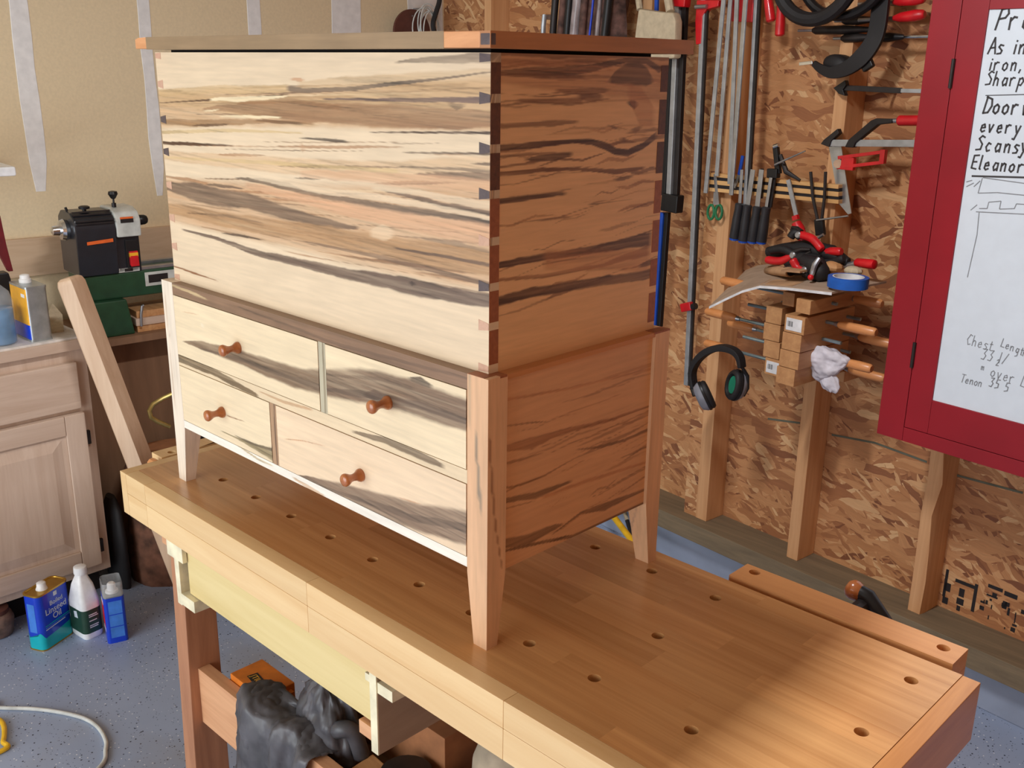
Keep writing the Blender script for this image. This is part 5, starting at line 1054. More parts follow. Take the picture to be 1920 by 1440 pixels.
# chisels
for i, (b0, a, c) in enumerate([((-0.881, 1.65, 0.5217), (-0.879, 1.65, 0.4237), (-0.8898, 1.65, 0.3125)), ((-0.8408, 1.65, 0.525), (-0.8494, 1.65, 0.4222), (-0.8555, 1.65, 0.3091)), ((-0.8107, 1.65, 0.5274), (-0.8146, 1.65, 0.4213), (-0.8225, 1.65, 0.312)), ((-0.7737, 1.65, 0.5305), (-0.7826, 1.65, 0.4232), (-0.7899, 1.65, 0.3149))]):
    t = wt('chisel', ['leftmost', 'second', 'third', 'rightmost'][i]+' of four dark-handled chisels hanging handle down in the rack', 'chisel', tuple(a), 'chisels in the rack')
    q = 1.650
    put('blade', 'steel', t, lambda b: stick(b, V3(b0), V3(a), .010+.006*(i in (1, 2)), .003), room=True, bevel=.0005)
    a, c = V3(a), V3(c); ln_ = (c-a).length
    h = put('handle', 'chisel', t, lambda b: b.lathe(tuple(a), tuple(c-a), [(0, .010), (.003, .0135), (.02, .0125), (.05, .0145), (ln_-.010, .0155), (ln_-.006, .0145)], 14), room=True)
    put('band', 'blue', h, lambda b: b.lathe(tuple(c-(c-a).normalized()*.0058), tuple(c-a), [(0, .0148), (.005, .0145), (.0055, .010)], 14), room=True)
    put('butt', 'chrome', h, lambda b: b.lathe(tuple(c), tuple(c-a), [(0, .011), (.002, .010), (.003, .004)], 14), room=True)
# blades in the rack behind: dark marking tools
for i, (a, c, w_, mt, lb) in enumerate([((-0.8904, 1.662, 0.5605), (-0.8985, 1.662, 0.5041),.010,'blue','blue-ended pencil leaning in the rack behind the dull bar'), ((-0.8181, 1.662, 0.5293), (-0.8127, 1.662, 0.4439),.009,'dark','short dark file standing between the chisels in the rack')]):
    t = wt('rack_tool', lb, 'tool', tuple(a))
    put('shank', mt, t, lambda b: stick(b, V3(a), V3(c), w_, .006), room=True, bevel=.001)
    if i == 0: put('tip', 'steel', t, lambda b: stick(b, V3((-0.8985, 1.662, 0.5041)), V3((-0.9124, 1.662, 0.4652)), .008, .005), room=True)
# dark square / mallet
t = wt('marking_gauge', 'dark upright marking tool with a chrome ferrule above the chisels', 'tool', tuple((-0.7711, 1.66, 0.5572)))
put('stem', 'black', t, lambda b: stick(b, V3((-0.7767, 1.662, 0.594)), V3((-0.7592, 1.662, 0.519)), .016, .014), room=True, bevel=.002)
put('ferrule', 'chrome', t, lambda b: b.tube([(-0.7796, 1.656, 0.594), (-0.7637, 1.656, 0.5995)], .006), room=True)
put('stock', 'black', t, lambda b: stick(b, V3((-0.7744, 1.658, 0.533)), V3((-0.7732, 1.658, 0.506)), .036, .020), room=True, bevel=.003)
put('arm', 'dark', t, lambda b: b.tube([(-0.7597, 1.662, 0.5728), (-0.7359, 1.664, 0.5269), (-0.6898, 1.668, 0.5068)], [.006, .008, .004]), room=True)
put('blade', 'dark', t, lambda b: stick(b, V3((-0.7765, 1.66, 0.5056)), V3((-0.7824, 1.66, 0.4225)), .022, .006), room=True)
t = wt('scriber', 'thin steel scriber sticking out of the rack at an angle', 'scriber', tuple((-0.7052, 1.63, 0.5663)))
put('rod', 'steel', t, lambda b: b.tube([(-0.7646, 1.648, 0.5448), (-0.7261, 1.64, 0.5614), (-0.6571, 1.632, 0.5914)], [.0035, .003, .0018]), room=True)
# red handled knife
t = wt('utility_knife', 'steel blade with a bright red handle standing in the tool rack', 'knife', tuple((-0.7002, 1.655, 0.4439)))
put('blade', 'alu', t, lambda b: stick(b, V3((-0.722, 1.658, 0.506)), V3((-0.684, 1.658, 0.4093)), .013, .004), room=True)
put('collar', 'redp', t, lambda b: stick(b, V3((-0.6861, 1.656, 0.4093)), V3((-0.6812, 1.656, 0.3978)), .017, .012), room=True)
put('handle', 'redp', t, lambda b: b.lathe((-0.6795, 1.655, 0.389), tuple(V3((-0.6455, 1.65, 0.3423))-V3((-0.6795, 1.655, 0.389))), [(0, .014), (.02, .017), (.05, .014), (.07, .011)], 12), room=True)
# dividers
t = wt('dividers', 'black dividers with two thin legs hanging in the rack', 'dividers', tuple((-0.6098, 1.655, 0.4241)))
put('leg', 'dark', t, lambda b: b.tube([(-0.6523, 1.66, 0.534), (-0.6351, 1.657, 0.4654), (-0.6111, 1.655, 0.4062)], .0045), room=True)
put('leg', 'dark', t, lambda b: b.tube([(-0.6048, 1.66, 0.538), (-0.5978, 1.657, 0.4693), (-0.5975, 1.655, 0.4078)], .0045), room=True)
put('pivot', 'black', t, lambda b: stick(b, V3((-0.6063, 1.655, 0.4097)), V3((-0.5957, 1.655, 0.365)), .028, .014), room=True, bevel=.003)
put('thumb_screw', 'steel', t, lambda b: b.tube([(-0.609, 1.647, 0.4056), (-0.5598, 1.645, 0.4175), (-0.5096, 1.642, 0.4294)], .0028), room=True)
put('thumb_screw', 'steel', t, lambda b: b.tube([(-0.6128, 1.645, 0.3472), (-0.5809, 1.645, 0.3693)], .0045), room=True)
# sliding bevel
t = wt('angle_gauge', 'angle gauge with grey steel blade and slotted red handle, right of the rack', 'gauge', tuple((-0.5833, 1.68, 0.556)))
put('blade', 'steel', t, lambda b: b.prism([(-0.6229, 1.69, 0.6044), (-0.5846, 1.69, 0.6068), (-0.5306, 1.69, 0.4304), (-0.54, 1.69, 0.4264), (-0.5718, 1.69, 0.4522)], (0, .003, 0)), room=True)
a, c = V3((-0.5822, 1.682, 0.5631)), V3((-0.4444, 1.682, 0.5888))
for dz, hh in ((.0135, .009), (-.0135, .009)):
    put('handle', 'redp', t, lambda b: stick(b, a+Vector((0,0,dz)), c+Vector((0,0,dz)), hh, .014), room=True, bevel=.001)
put('handle_end', 'redp', t, lambda b: stick(b, c+Vector((-.006,0,-.018)), c+Vector((-.006,0,.018)), .014, .0145), room=True, bevel=.001)
put('handle_end', 'redp', t, lambda b: stick(b, a+Vector((.012,0,0)), a+Vector((.05,0,0)), .034, .0135), room=True, bevel=.001)
put('clamp_nut', 'chrome', t, lambda b: b.tube([V3((-0.588, 1.689, 0.5595)), V3((-0.5771, 1.672, 0.5611))], .012, 14), room=True)
# F clamps lying sideways on pegs
def peg(t, p): put('peg', 'steel', t, lambda b: b.tube([(p[0], p[1], p[2]), (p[0], QO-.0004, p[2])], .004), room=True)
t = wt('red_handled_clamp', 'black jawed bar clamp with pale bar and red handle, left of the red cabinet', 'clamp', tuple((-0.4803, 1.68, 0.6332)))
put('bar', 'alu', t, lambda b: stick(b, V3((-0.6164, 1.676, 0.6139)), V3((-0.3322, 1.676, 0.6302)), .018, .007), room=True, bevel=.001)
put('fixed_jaw', 'dark', t, lambda b: b.prism([(-0.636, 1.668, 0.6101), (-0.6273, 1.668, 0.622), (-0.5878, 1.668, 0.6539), (-0.5813, 1.668, 0.6416), (-0.6036, 1.668, 0.6206), (-0.6081, 1.668, 0.6033)], (0, .018, 0)), room=True, bevel=.002)
put('sliding_jaw', 'dark', t, lambda b: b.prism([(-0.5591, 1.666, 0.6065), (-0.5503, 1.666, 0.6267), (-0.4904, 1.666, 0.6794), (-0.4757, 1.666, 0.6855), (-0.43, 1.666, 0.6862), (-0.4286, 1.666, 0.6756), (-0.4689, 1.666, 0.6696), (-0.5284, 1.666, 0.6197), (-0.5316, 1.666, 0.607)], (0, .020, 0)), room=True, bevel=.003)
put('screw', 'steel', t, lambda b: b.tube([(-0.4472, 1.676, 0.6798), (-0.4085, 1.676, 0.683)], .006), room=True)
put('handle', 'redp', t, lambda b: b.lathe((-0.4174, 1.676, 0.6825), tuple(V3((-0.3388, 1.676, 0.6862))-V3((-0.4174, 1.676, 0.6825))), [(0, .010), (.004, .0135), (.08, .0135), (.10, .012), (.11, .008)], 12), room=True)
peg(t, (-0.5094, 1.68, 0.6148))
t = wt('small_bar_clamp', 'small dark bar clamp with an arrow-shaped head, hanging above the red-handled clamp', 'clamp', tuple((-0.4821, 1.68, 0.7615)))
put('bar', 'dark', t, lambda b: stick(b, V3((-0.6057, 1.68, 0.7601)), V3((-0.421, 1.68, 0.7564)), .014, .008), room=True, bevel=.001)
put('bar', 'alu', t, lambda b: stick(b, V3((-0.421, 1.68, 0.7564)), V3((-0.3556, 1.68, 0.7567)), .010, .008), room=True, bevel=.001)
put('jaw', 'black', t, lambda b: b.prism([(-0.6154, 1.67, 0.7585), (-0.5821, 1.67, 0.7797), (-0.5772, 1.67, 0.7662), (-0.5855, 1.67, 0.7551), (-0.5769, 1.67, 0.7389), (-0.5971, 1.67, 0.7438)], (0, .018, 0)), room=True, bevel=.002)
peg(t, (-0.4969, 1.68, 0.7572))
for i, (a, c, lb) in enumerate([((-0.5264, 1.7, 0.8861), (-0.4421, 1.7, 0.8877), 'dark-handled screwdriver with steel shank pointing at the red cabinet, lowest of the row'), ((-0.7176, 1.7, 0.9077), (-0.5292, 1.7, 0.9072), 'grey-handled screwdriver pointing left beside the black strap'), ((-0.6248, 1.7, 0.8859), (-0.5266, 1.7, 0.8874), 'short dark screwdriver pointing left behind the black strap'), ((-0.6272, 1.7, 0.9304), (-0.5324, 1.7, 0.9309), 'thin grey screwdriver near the top, behind the black strap')]):
    t = wt('screwdriver', lb, 'screwdriver', tuple(a), 'screwdrivers on the wall')
    a, c = V3(a), V3(c); ln_ = (c-a).length
    put('handle', 'dark' if i else 'black', t, lambda b: b.lathe(tuple(a), tuple(c-a), [(0, .006), (.01, .011), (ln_*.5, .012), (ln_*.9, .007), (ln_, .005)], 12), room=True)
    if i == 0: put('shank', 'chrome', t, lambda b: b.tube([c, V3((-0.3715, 1.7, 0.8881))], .005), room=True)
    else: put('shank', 'steel', t, lambda b: b.tube([a, a+(a-c)*.25], .004), room=True)
    peg(t, tuple(a*.7+c*.3))
for i, (ga, gb_, gc, gd, lb) in enumerate([((-0.4731, 1.68, 0.9707), (-0.4141, 1.68, 0.9748), (-0.5748, 1.685, 0.9694), (-0.5114, 1.682, 0.9696), 'red clamp handle at the top edge of the frame beside the black strap'), ((-0.4678, 1.68, 0.9324), (-0.4087, 1.68, 0.9372), (-0.5696, 1.685, 0.9299), (-0.5062, 1.682, 0.9308), 'red clamp handle just under the topmost one, pointing at the cabinet')]):
    t = wt('red_grip_clamp', lb, 'clamp', tuple(ga), 'red grips beside the black strap')
    put('grip', 'redp', t, lambda b: b.lathe(tuple(ga), tuple(V3(gb_)-V3(ga)), [(0, .006), (.02, .012), (.06, .0145), (.08, .012), (.085, .008)], 12), room=True)
    put('rod', 'steel', t, lambda b: b.tube([V3(gc), V3(ga)], .005), room=True)
    peg(t, gd)
# black head strap (respirator harness) and the black ring above
t = wt('black_strap', 'wide black strap hanging in a curve across the tool wall', 'strap', tuple((-0.549, 1.65, 0.8203)))
pth = smooth_path([(-0.4931, 1.65, 1.0315), (-0.4887, 1.648, 0.9748), (-0.4841, 1.64, 0.9109), (-0.4904, 1.634, 0.8723), (-0.5151, 1.63, 0.836), (-0.5538, 1.63, 0.8094), (-0.5998, 1.634, 0.7983), (-0.6426, 1.642, 0.8087), (-0.6711, 1.652, 0.8223)])
def strapf(b):
    rings = []
    for i, p in enumerate(pth):
        d_ = (pth[min(i+1, len(pth)-1)]-pth[max(i-1, 0)]).normalized(); n_ = d_.cross(Vector((0, 1, 0))).normalized()
        f = i/(len(pth)-1); w_ = .023 if f < .5 else .023-.016*(f-.5)*2; y_ = Vector((0, .006, 0))
        rings.append([p-n_*w_-y_, p+n_*w_-y_, p+n_*w_+y_, p-n_*w_+y_])
    b.loft(rings)
put('strap', 'blackrub', t, strapf, room=True, bevel=.002)
put('cup', 'blackrub', t, lambda b: b.loft([[V3((-0.6048, 1.655, 0.8187))+Vector((.040*k*math.cos(a), d_, .026*k*math.sin(a)-.004*math.cos(a))) for a in [2*PI*j/18 for j in range(18)]] for k, d_ in ((.7, -.012), (1, 0), (1, .03), (.6, .04))]), room=True, angle=60)
put('buckle', 'black', t, lambda b: stick(b, V3((-0.5142, 1.64, 0.8401)), V3((-0.4945, 1.64, 0.8075)), .032, .016), room=True, bevel=.004)
put('clip', 'chrome', t, lambda b: stick(b, V3((-0.7188, 1.655, 0.8193)), V3((-0.6767, 1.655, 0.8237)), .009, .006), room=True, bevel=.001)
peg(t, (-0.4929, 1.65, 1.0303))
t = wt('black_ring', 'large black ring cut off by the top edge of the frame', 'ring', tuple((-0.694, 1.66, 1.023)))
c_ = V3((-0.6473, 1.59, 1.0578))
put('ring', 'blackrub', t, lambda b: b.tube([c_+Vector((.122*math.cos(a), .0, .128*math.sin(a))) for a in [2*PI*k/40 for k in range(41)]], .019, 10, caps=False), room=True)
put('liner', 'black', t, lambda b: b.tube([c_+Vector((.13*math.cos(a)+.06, .034, .12*math.sin(a)+.0)) for a in [2*PI*k/40 for k in range(41)]], .013, 10, caps=False), room=True)
peg(t, tuple(c_+Vector((0, .0, .128))))

# ------------------------------------------------------------------ hand screws stacked on their support
sup = wt('clamp_bracket', 'wooden bracket arms that hold the stack of hand screws', 'bracket', (-.55, 1.75, .1))
put('arm', 'stud', sup, lambda b: b.box(-.60, -.50, 1.70, QO-.0005, -.05, -.018), room=True, bevel=.001)
def hs_clamp(i, label, q0, rj, lj, z, h, screws, label_on=None):
    t = wt('hand_screw', label, 'clamp', (rj[0], q0, z), 'wooden hand screws stacked on the wall')
    lq = .235
    for nm, (s0, s1) in (('jaw', rj), ('jaw', lj)):
        dq = 0 if (s0, s1) == tuple(rj) else .045
        put(nm, 'handscrew', t, lambda b: b.loft([[(s0, q, z-h/2), (s1, q, z-h/2), (s1, q, z+h/2*k), (s0, q, z+h/2*k)] for q, k in ((q0+dq, 1), (q0+lq*.6, 1), (q0+lq, 1))]), room=True, bevel=.002)
    for (q, sa, sb, hd, ln_) in screws:      # depth, rod from sa to sb, handle side, handle length
        put('screw', 'zinc', t, lambda b: b.tube([(sa, q, z), (sb, q, z)], .0048, 8), room=True)
        if hd:
            x = sb if hd > 0 else sa
            hdl = put('handle', 'handle', t, lambda b: b.lathe((x, q, z), (hd, 0, 0), [(0, .0075), (.006, .0105), (.02, .0125), (ln_*.55, .0135), (ln_-.006, .0128), (ln_, .009)], 12), room=True)
            put('ferrule', 'steel', hdl, lambda b: b.lathe((x-hd*.012, q, z), (hd, 0, 0), [(0, .006), (.0118, .0085)], 12), room=True)
    if label_on:
        (s0, s1), dq = label_on
        put('price_sticker', 'paper', t, lambda b: b.box(s0+.006, s1-.008, q0+dq-.0008, q0+dq-.0001, z-h*.36, z+h*.34), room=True, smooth=False)
        put('barcode', 'stampink', t, lambda b: [b.box(s0+.011+k*.0028, s0+.011+k*.0028+(.0016 if k % 3 else .0009), q0+dq-.0011, q0+dq-.0009, z-h*.14, z+h*.16) for k in range(6)], room=True, smooth=False)
    return t
zl = [.008, .057, .106, .155, .2085]
hs_clamp(5, 'lowest hand screw of the stack, white sticker on its left jaw', 1.45, (-.556, -.497), (-.628, -.570), zl[0], .0478, [(1.55, -.789, -.470, -1, .10), (1.65, -.68, -.457, 1, .11)], ((-.628, -.570), .045))
hs_clamp(4, 'second hand screw from the bottom, its right handle wrapped in a white rag', 1.45, (-.551, -.489), (-.638, -.584), zl[1], .0478, [(1.55, -.75, -.417, 1, .085), (1.65, -.790, -.46, -1, .095)])
hs_clamp(3, 'middle hand screw of the stack, pale handle sticking out over the stud', 1.45, (-.548, -.488), (-.643, -.588), zl[2], .0478, [(1.55, -.779, -.430, -1, .115), (1.65, -.66, -.439, 1, .10)])
hs_clamp(2, 'fourth hand screw up, white sticker on its right jaw and orange handle to the right', 1.45, (-.545, -.482), (-.640, -.587), zl[3], .0478, [(1.55, -.742, -.444, 1, .112), (1.65, -.70, -.44, 0, 0)], ((-.545, -.482), 0))
hs_clamp(1, 'smaller topmost hand screw directly under the veneer sheet', 1.45, (-.515, -.470), (-.590, -.552), zl[4], .038, [(1.55, -.745, -.455, -1, .10), (1.65, -.62, -.467, 1, .085)])
# rag on the fourth handle
t = wt('white_rag', 'white rag wrapped round an orange hand screw handle', 'rag', tuple(rw((-.45, 1.55, .03))) and (-.45, 1.55, .03))
def ragf(b):
    rr = random.Random(2); ph = [rr.uniform(0, 6) for _ in range(6)]; rings = []
    for i in range(9):
        f = i/8; s_ = -.525+.125*f; k = [.012, .026, .036, .040, .038, .034, .028, .022, .0165][i]; r = []
        for j in range(24):
            a = 2*PI*j/24; rad = k*(1+.14*math.sin(3*a+ph[0]+f*3)+.09*math.sin(5*a+ph[1]-f*4)); dn = -.022*max(0, -math.sin(a))*(f > .3)*math.sin(f*3.1)
            r.append((s_+.012*math.sin(a)*f, 1.545+rad*math.cos(a), .052+rad*math.sin(a)+dn))
        rings.append(r)
    b.loft(rings)
crumple(put('rag', 'cloth', t, ragf, room=True, angle=180), .014, .03)
crumple(put('rag_tail', 'cloth', t, lambda b: b.loft([[(-.455+.030*k*math.cos(a)+.02*f, 1.535+.014*k*math.sin(a), .028-.052*f+.004*math.sin(5*a)) for a in [2*PI*j/18 for j in range(18)]] for k, f in ((.6, 0), (1, .3), (1.05, .7), (.75, 1.0), (.3, 1.1))]), room=True, angle=180), .010, .025)
# drooping sheet laid over the clamps
t = wt('veneer_sheet', 'thin drooping grey-brown sheet with pale edges laid over the hand screws', 'sheet', (-.6, 1.55, .235))
fe = [(-0.7952, 1.44, 0.1534), (-0.7406, 1.44, 0.1866), (-0.6842, 1.44, 0.2194), (-0.6272, 1.44, 0.2426), (-0.5335, 1.44, 0.2528), (-0.405, 1.44, 0.2624)]
be = [(-0.8446, 1.66, 0.2225), (-0.8035, 1.66, 0.2435), (-0.7567, 1.66, 0.2555), (-0.6731, 1.66, 0.256), (-0.5507, 1.66, 0.2647), (-0.3841, 1.66, 0.2654)]
def sheetf(b):
    dn = Vector((0, 0, -.0055)); rings = []
    for f_, k_ in zip(fe, be):
        f_, k_ = Vector(f_), Vector(k_)+Vector((0,0,.004)); f_ = f_+Vector((0,0,.002)); m_ = (f_+k_)/2
        rings.append([f_, m_, k_, k_+dn, m_+dn, f_+dn])
    b.loft(rings)
put('sheet', 'veneer', t, sheetf, room=True, angle=50)
put('front_edge', 'paper', t, lambda b: b.loft([[Vector(p)+Vector((0,-.0012,.0006)), Vector(p)+Vector((0,-.0012,-.0062)), Vector(p)+Vector((0,-.0001,-.0062)), Vector(p)+Vector((0,-.0001,.0006))] for p in fe]), room=True, smooth=False)
def onsheet(u, f): # point on the sheet: u along 0..1, f from front to back
    k = u*5; i = min(4, int(k)); k -= i
    a = Vector(fe[i]).lerp(Vector(fe[i+1]), k); c = Vector(be[i]).lerp(Vector(be[i+1]), k); return a.lerp(c, f)
t = wt('pale_pad', 'pale cream pad lying at the front of the drooping sheet', 'pad', tuple(onsheet(.6, .15)))
put('pad', 'leather', t, lambda b: b.loft([[onsheet(u, .06)+Vector((0,0,.0005)), onsheet(u, .34)+Vector((0,0,.0005)), onsheet(u, .34)+Vector((0,0,.003)), onsheet(u, .06)+Vector((0,0,.003))] for u in (.58, .66, .74, .80)]), room=True)
t = wt('leather_roll', 'rolled tan leather tool wrap with its shaded mouth painted black, left on the sheet', 'roll', tuple(onsheet(.5, .6)))
pa, pb = V3((-0.721, 1.6, 0.2505)), V3((-0.5862, 1.52, 0.2737))
put('roll', 'leather', t, lambda b: b.loft([[pa.lerp(pb, f)+Vector((.004*math.cos(a)*0, .026*k*math.cos(a), .5*.028*k*math.sin(a)+.004)) for a in [2*PI*j/18 for j in range(18)]] for f, k in ((0, .8), (.4, 1), (1, 1))]), room=True, angle=60)
put('roll_mouth_shade', 'black', t, lambda b: b.loft([[pb+Vector((d_, .021*k*math.cos(a), .010*k*math.sin(a)+.004)) for a in [2*PI*j/18 for j in range(18)]] for d_, k in ((-.002, 1), (.0015, 1))]), room=True, angle=60)  # black disc paints the shade of the hollow; the roll itself is solid
put('roll_flap', 'leather', t, lambda b: b.bar(pb+Vector((0, -.02, .014)), V3((-0.5401, 1.52, 0.2883)), (0, .03, 0), (0, 0, .0025)), room=True)
# pliers and snips
def pliers(lab, pj, pv, h1, h2, grp='pliers heaped on the sheet', grip='redp', g2='blackrub'):
    t = wt('pliers', lab, 'pliers', tuple(pv), grp)
    pj, pv, h1, h2 = map(V3, (pj, pv, h1, h2)); dj = (pv-pj).normalized(); sd = dj.cross(Vector((0,1,0))).normalized()
    for s_ in (-1, 1): put('jaw', 'dark', t, lambda b: b.tube([pv+sd*s_*.007, pv.lerp(pj, .5)+sd*s_*.009, pj+sd*s_*.003], [.009, .007, .004], 8), room=True)
    put('pivot', 'steel', t, lambda b: b.lathe(tuple(pv+Vector((0,-.014,0))), (0, 1, 0), [(0, .007), (.003, .010), (.022, .010)], 12), room=True)
    for h in (h1, h2):
        mid = pv.lerp(h, .5)+(h-pv).cross(Vector((0,1,0))).normalized()*(.010 if h is h1 else -.010)
        hd = put('handle', grip if h is h1 else g2, t, lambda b: b.tube(smooth_path([tuple(pv), tuple(mid), tuple(h)], 6), [.008]+[.0115]*11+[.009], 10), room=True, angle=60)
pliers('black and red pliers uppermost on the heap, red grip slanting to the right', (-0.6452, 1.585, 0.3842), (-0.6122, 1.58, 0.3712), (-0.5322, 1.57, 0.3422), (-0.6353, 1.57, 0.3602))
pliers('pliers with a bright red grip at the left of the heap', (-0.5666, 1.57, 0.3343), (-0.6127, 1.565, 0.3164), (-0.701, 1.56, 0.2904), (-0.6965, 1.565, 0.3163))
pliers('pliers with crooked red grip at the front middle of the heap', (-0.6184, 1.53, 0.2792), (-0.5505, 1.535, 0.2879), (-0.5942, 1.53, 0.311), (-0.5395, 1.53, 0.2815))
pliers('snips with dark red grip at the right of the heap', (-0.5934, 1.59, 0.2988), (-0.5604, 1.59, 0.3097), (-0.4813, 1.585, 0.3421), (-0.4712, 1.585, 0.3264))
for i, (lb, pts, r_) in enumerate([('black work glove spread behind the pliers', [(-0.7269, 1.6, 0.3054), (-0.6732, 1.6, 0.3161), (-0.6039, 1.6, 0.329), (-0.5191, 1.6, 0.3294), (-0.4679, 1.6, 0.3138)], [.014, .022, .028, .024, .012]),
                                    ('black rubber glove drooping at the front of the heap', [(-0.5787, 1.555, 0.3077), (-0.5317, 1.55, 0.2979), (-0.5095, 1.545, 0.2802), (-0.4966, 1.54, 0.2698)], [.018, .030, .028, .016]),
                                    ('black cloth bundle at the core of the heap', [(-0.6433, 1.575, 0.2899), (-0.5925, 1.575, 0.3065), (-0.5333, 1.575, 0.3095)], [.016, .024, .018])]):
    t = wt('black_glove', lb, 'glove', tuple(pts[0]), 'black gloves on the sheet')
    put('glove', 'blackrub', t, lambda b: b.tube(pts, r_, 12), room=True, angle=70)
t = wt('silver_bits', 'small silver nippers lying between the red grips', 'nippers', tuple((-0.507, 1.5, 0.3073)))
put('jaw', 'steel', t, lambda b: b.tube([(-0.5083, 1.525, 0.3273), (-0.5127, 1.515, 0.3105), (-0.5148, 1.51, 0.2877), (-0.5167, 1.51, 0.2759)], [.006, .008, .007, .005], 8), room=True)
put('tip', 'redp', t, lambda b: b.ball((-0.515, 1.505, 0.2768), .008), room=True)
t = wt('blue_tape_roll', 'roll of bright blue masking tape lying flat on the sheet', 'tape roll', tuple((-0.401, 1.5, 0.268)))
tc2 = V3((-0.3999, 1.5, 0.2711)); 
put('tape', 'bluetape', t, lambda b: b.loft([[tc2+Vector((rr_*math.cos(a), rr_*math.sin(a), z)) for a in [2*PI*j/36 for j in range(36)]] for rr_, z in ((.051, 0), (.0515, .018), (.051, .027), (.040, .027), (.0405, 0))], caps=False), room=True, angle=40)
put('core', 'paper', t, lambda b: b.loft([[tc2+Vector((rr_*math.cos(a), rr_*math.sin(a), z)) for a in [2*PI*j/36 for j in range(36)]] for rr_, z in ((.0398, .0005), (.0398, .0275), (.037, .0275), (.037, .0005))], caps=False), room=True, angle=40)
t = wt('red_grip_tool', 'red cylindrical grip of a tool pointing right above the blue tape', 'tool', tuple((-0.4437, 1.6, 0.3132)))
put('grip', 'redp', t, lambda b: b.lathe((-0.4458, 1.6, 0.3171), tuple(V3((-0.3715, 1.59, 0.3225))-V3((-0.4458, 1.6, 0.3171))), [(0, .008), (.006, .012), (.055, .0135), (.062, .012), (.064, .006)], 12), room=True)
put('shank', 'steel', t, lambda b: b.tube([(-0.4904, 1.6, 0.2987), (-0.4441, 1.6, 0.316)], .007), room=True)
for i, (lb, p, s_, mt) in enumerate([('small cream wood block behind the blue tape', (1562,498), (.028, .03, .016), 'offcut'), ('crumpled pale wrapper right of the gloves above the tape', (1598,508), (.026, .02, .013), 'beige')]):
    c_ = [(-0.4988, 1.58, 0.2997), (-0.4309, 1.57, 0.2999)][i]; t = wt('scrap', lb, 'scrap', tuple(c_), 'scraps on the sheet')
    put('scrap', mt, t, lambda b: b.ball(c_, 1, s_, 10), room=True, angle=20)

# ear defenders hanging on the lowest left handle
t = wt('ear_defenders', 'black ear defenders with grey cups and green lining, hanging from a hand screw handle', 'ear defenders', tuple((-0.7856, 1.5, -0.0548)))
band = smooth_path([(-0.8694, 1.49, -0.1205), (-0.8817, 1.49, -0.0761), (-0.8669, 1.488, -0.0354), (-0.8313, 1.488, 0.0024), (-0.785, 1.49, 0.0254), (-0.7399, 1.492, 0.027), (-0.7149, 1.494, 0.0115), (-0.7058, 1.496, -0.0188)], 6)
def bandf(b):
    rings = []
    for i, p in enumerate(band):
        d_ = (band[min(i+1, len(band)-1)]-band[max(i-1, 0)]).normalized(); n_ = d_.cross(Vector((0, 1, 0))).normalized()
        w_ = .006+.004*math.sin(PI*i/(len(band)-1)); y_ = Vector((0, .014, 0))
        rings.append([p-n_*w_-y_, p+n_*w_-y_, p+n_*w_+y_, p-n_*w_+y_])
    b.loft(rings)
put('headband', 'blackrub', t, bandf, room=True, bevel=.003)
def cup(c_, ax, nm):
    c_ = V3(c_); ax = V3(ax).normalized(); up_ = Vector((0, 0, 1)); up_ = (up_-ax*up_.dot(ax)).normalized(); sd = ax.cross(up_)
    E2 = lambda d_, k: [c_+ax*d_+up_*.046*k*math.sin(a)+sd*.034*k*math.cos(a) for a in [2*PI*j/24 for j in range(24)]]
    sh_ = put('ear_cup', 'grey_ear', t, lambda b: b.loft([E2(-.026, .55), E2(-.022, .82), E2(-.008, 1.0), E2(.0, 1.0)]), room=True, angle=50)
    put('cup_ring', 'black', sh_, lambda b: b.loft([E2(-.004, 1.03), E2(.002, 1.05), E2(.004, 1.03)]), room=True, angle=50)
    put('cushion', 'blackrub', sh_, lambda b: b.loft([E2(.0042, .98), E2(.012, 1.0), E2(.018, .9), E2(.019, .72), E2(.010, .6), E2(.0045, .58)]), room=True, angle=60)
    put('lining', 'green_pad', sh_, lambda b: b.loft([E2(.0105, .58), E2(.0125, .57)]), room=True)
    return sh_
cup((-0.8268, 1.49, -0.1332), (.62, .62, .46), 'l'); cup((-0.7244, 1.5, -0.0758), (-.35, -.92, .17), 'r')
put('yoke', 'black', t, lambda b: b.tube([(-0.7061, 1.496, -0.0156), (-0.6933, 1.51, -0.0424), (-0.6932, 1.515, -0.0806), (-0.7022, 1.51, -0.1048)], .005, 8), room=True)
put('yoke', 'black', t, lambda b: b.tube([(-0.8759, 1.49, -0.095), (-0.8736, 1.485, -0.1205), (-0.8572, 1.48, -0.1391)], .0075, 8), room=True)

# ------------------------------------------------------------------ red cabinet with whiteboard door
rc = wt('red_cabinet', 'red painted wall cabinet with a whiteboard door, hung on the studs', 'cabinet', (.2, 1.6, -.09))
S0, S1, Z0, Z1, QF = -.268, .78, -.092, 1.20, 1.50
put('case', 'redpaint', rc, lambda b: b.box(S0+.004, S1, QF+.022, QS-.0005, Z0+.004, Z1), room=True, bevel=.002)
for (s0, s1, z0, z1) in [(S0, -.197, Z0, Z1), (S1-.07, S1, Z0, Z1), (-.1968, S1-.0702, Z0, -.083+.028), (-.1968, S1-.0702, Z1-.06, Z1)]:
    put('face_frame', 'redpaint', rc, lambda b: b.box(s0, s1, QF, QF+.0218, z0, z1), room=True, bevel=.0015)
put('seam_back', 'redseam', rc, lambda b: b.box(-.20, S1-.066, QF+.012, QF+.0216, -.07, Z1-.04), room=True)
dz0, dz1, ds0, ds1 = -.0535, Z1-.0615, -.1953, S1-.0715
wz0 = .033; wz1 = .935; wsl = -.1335
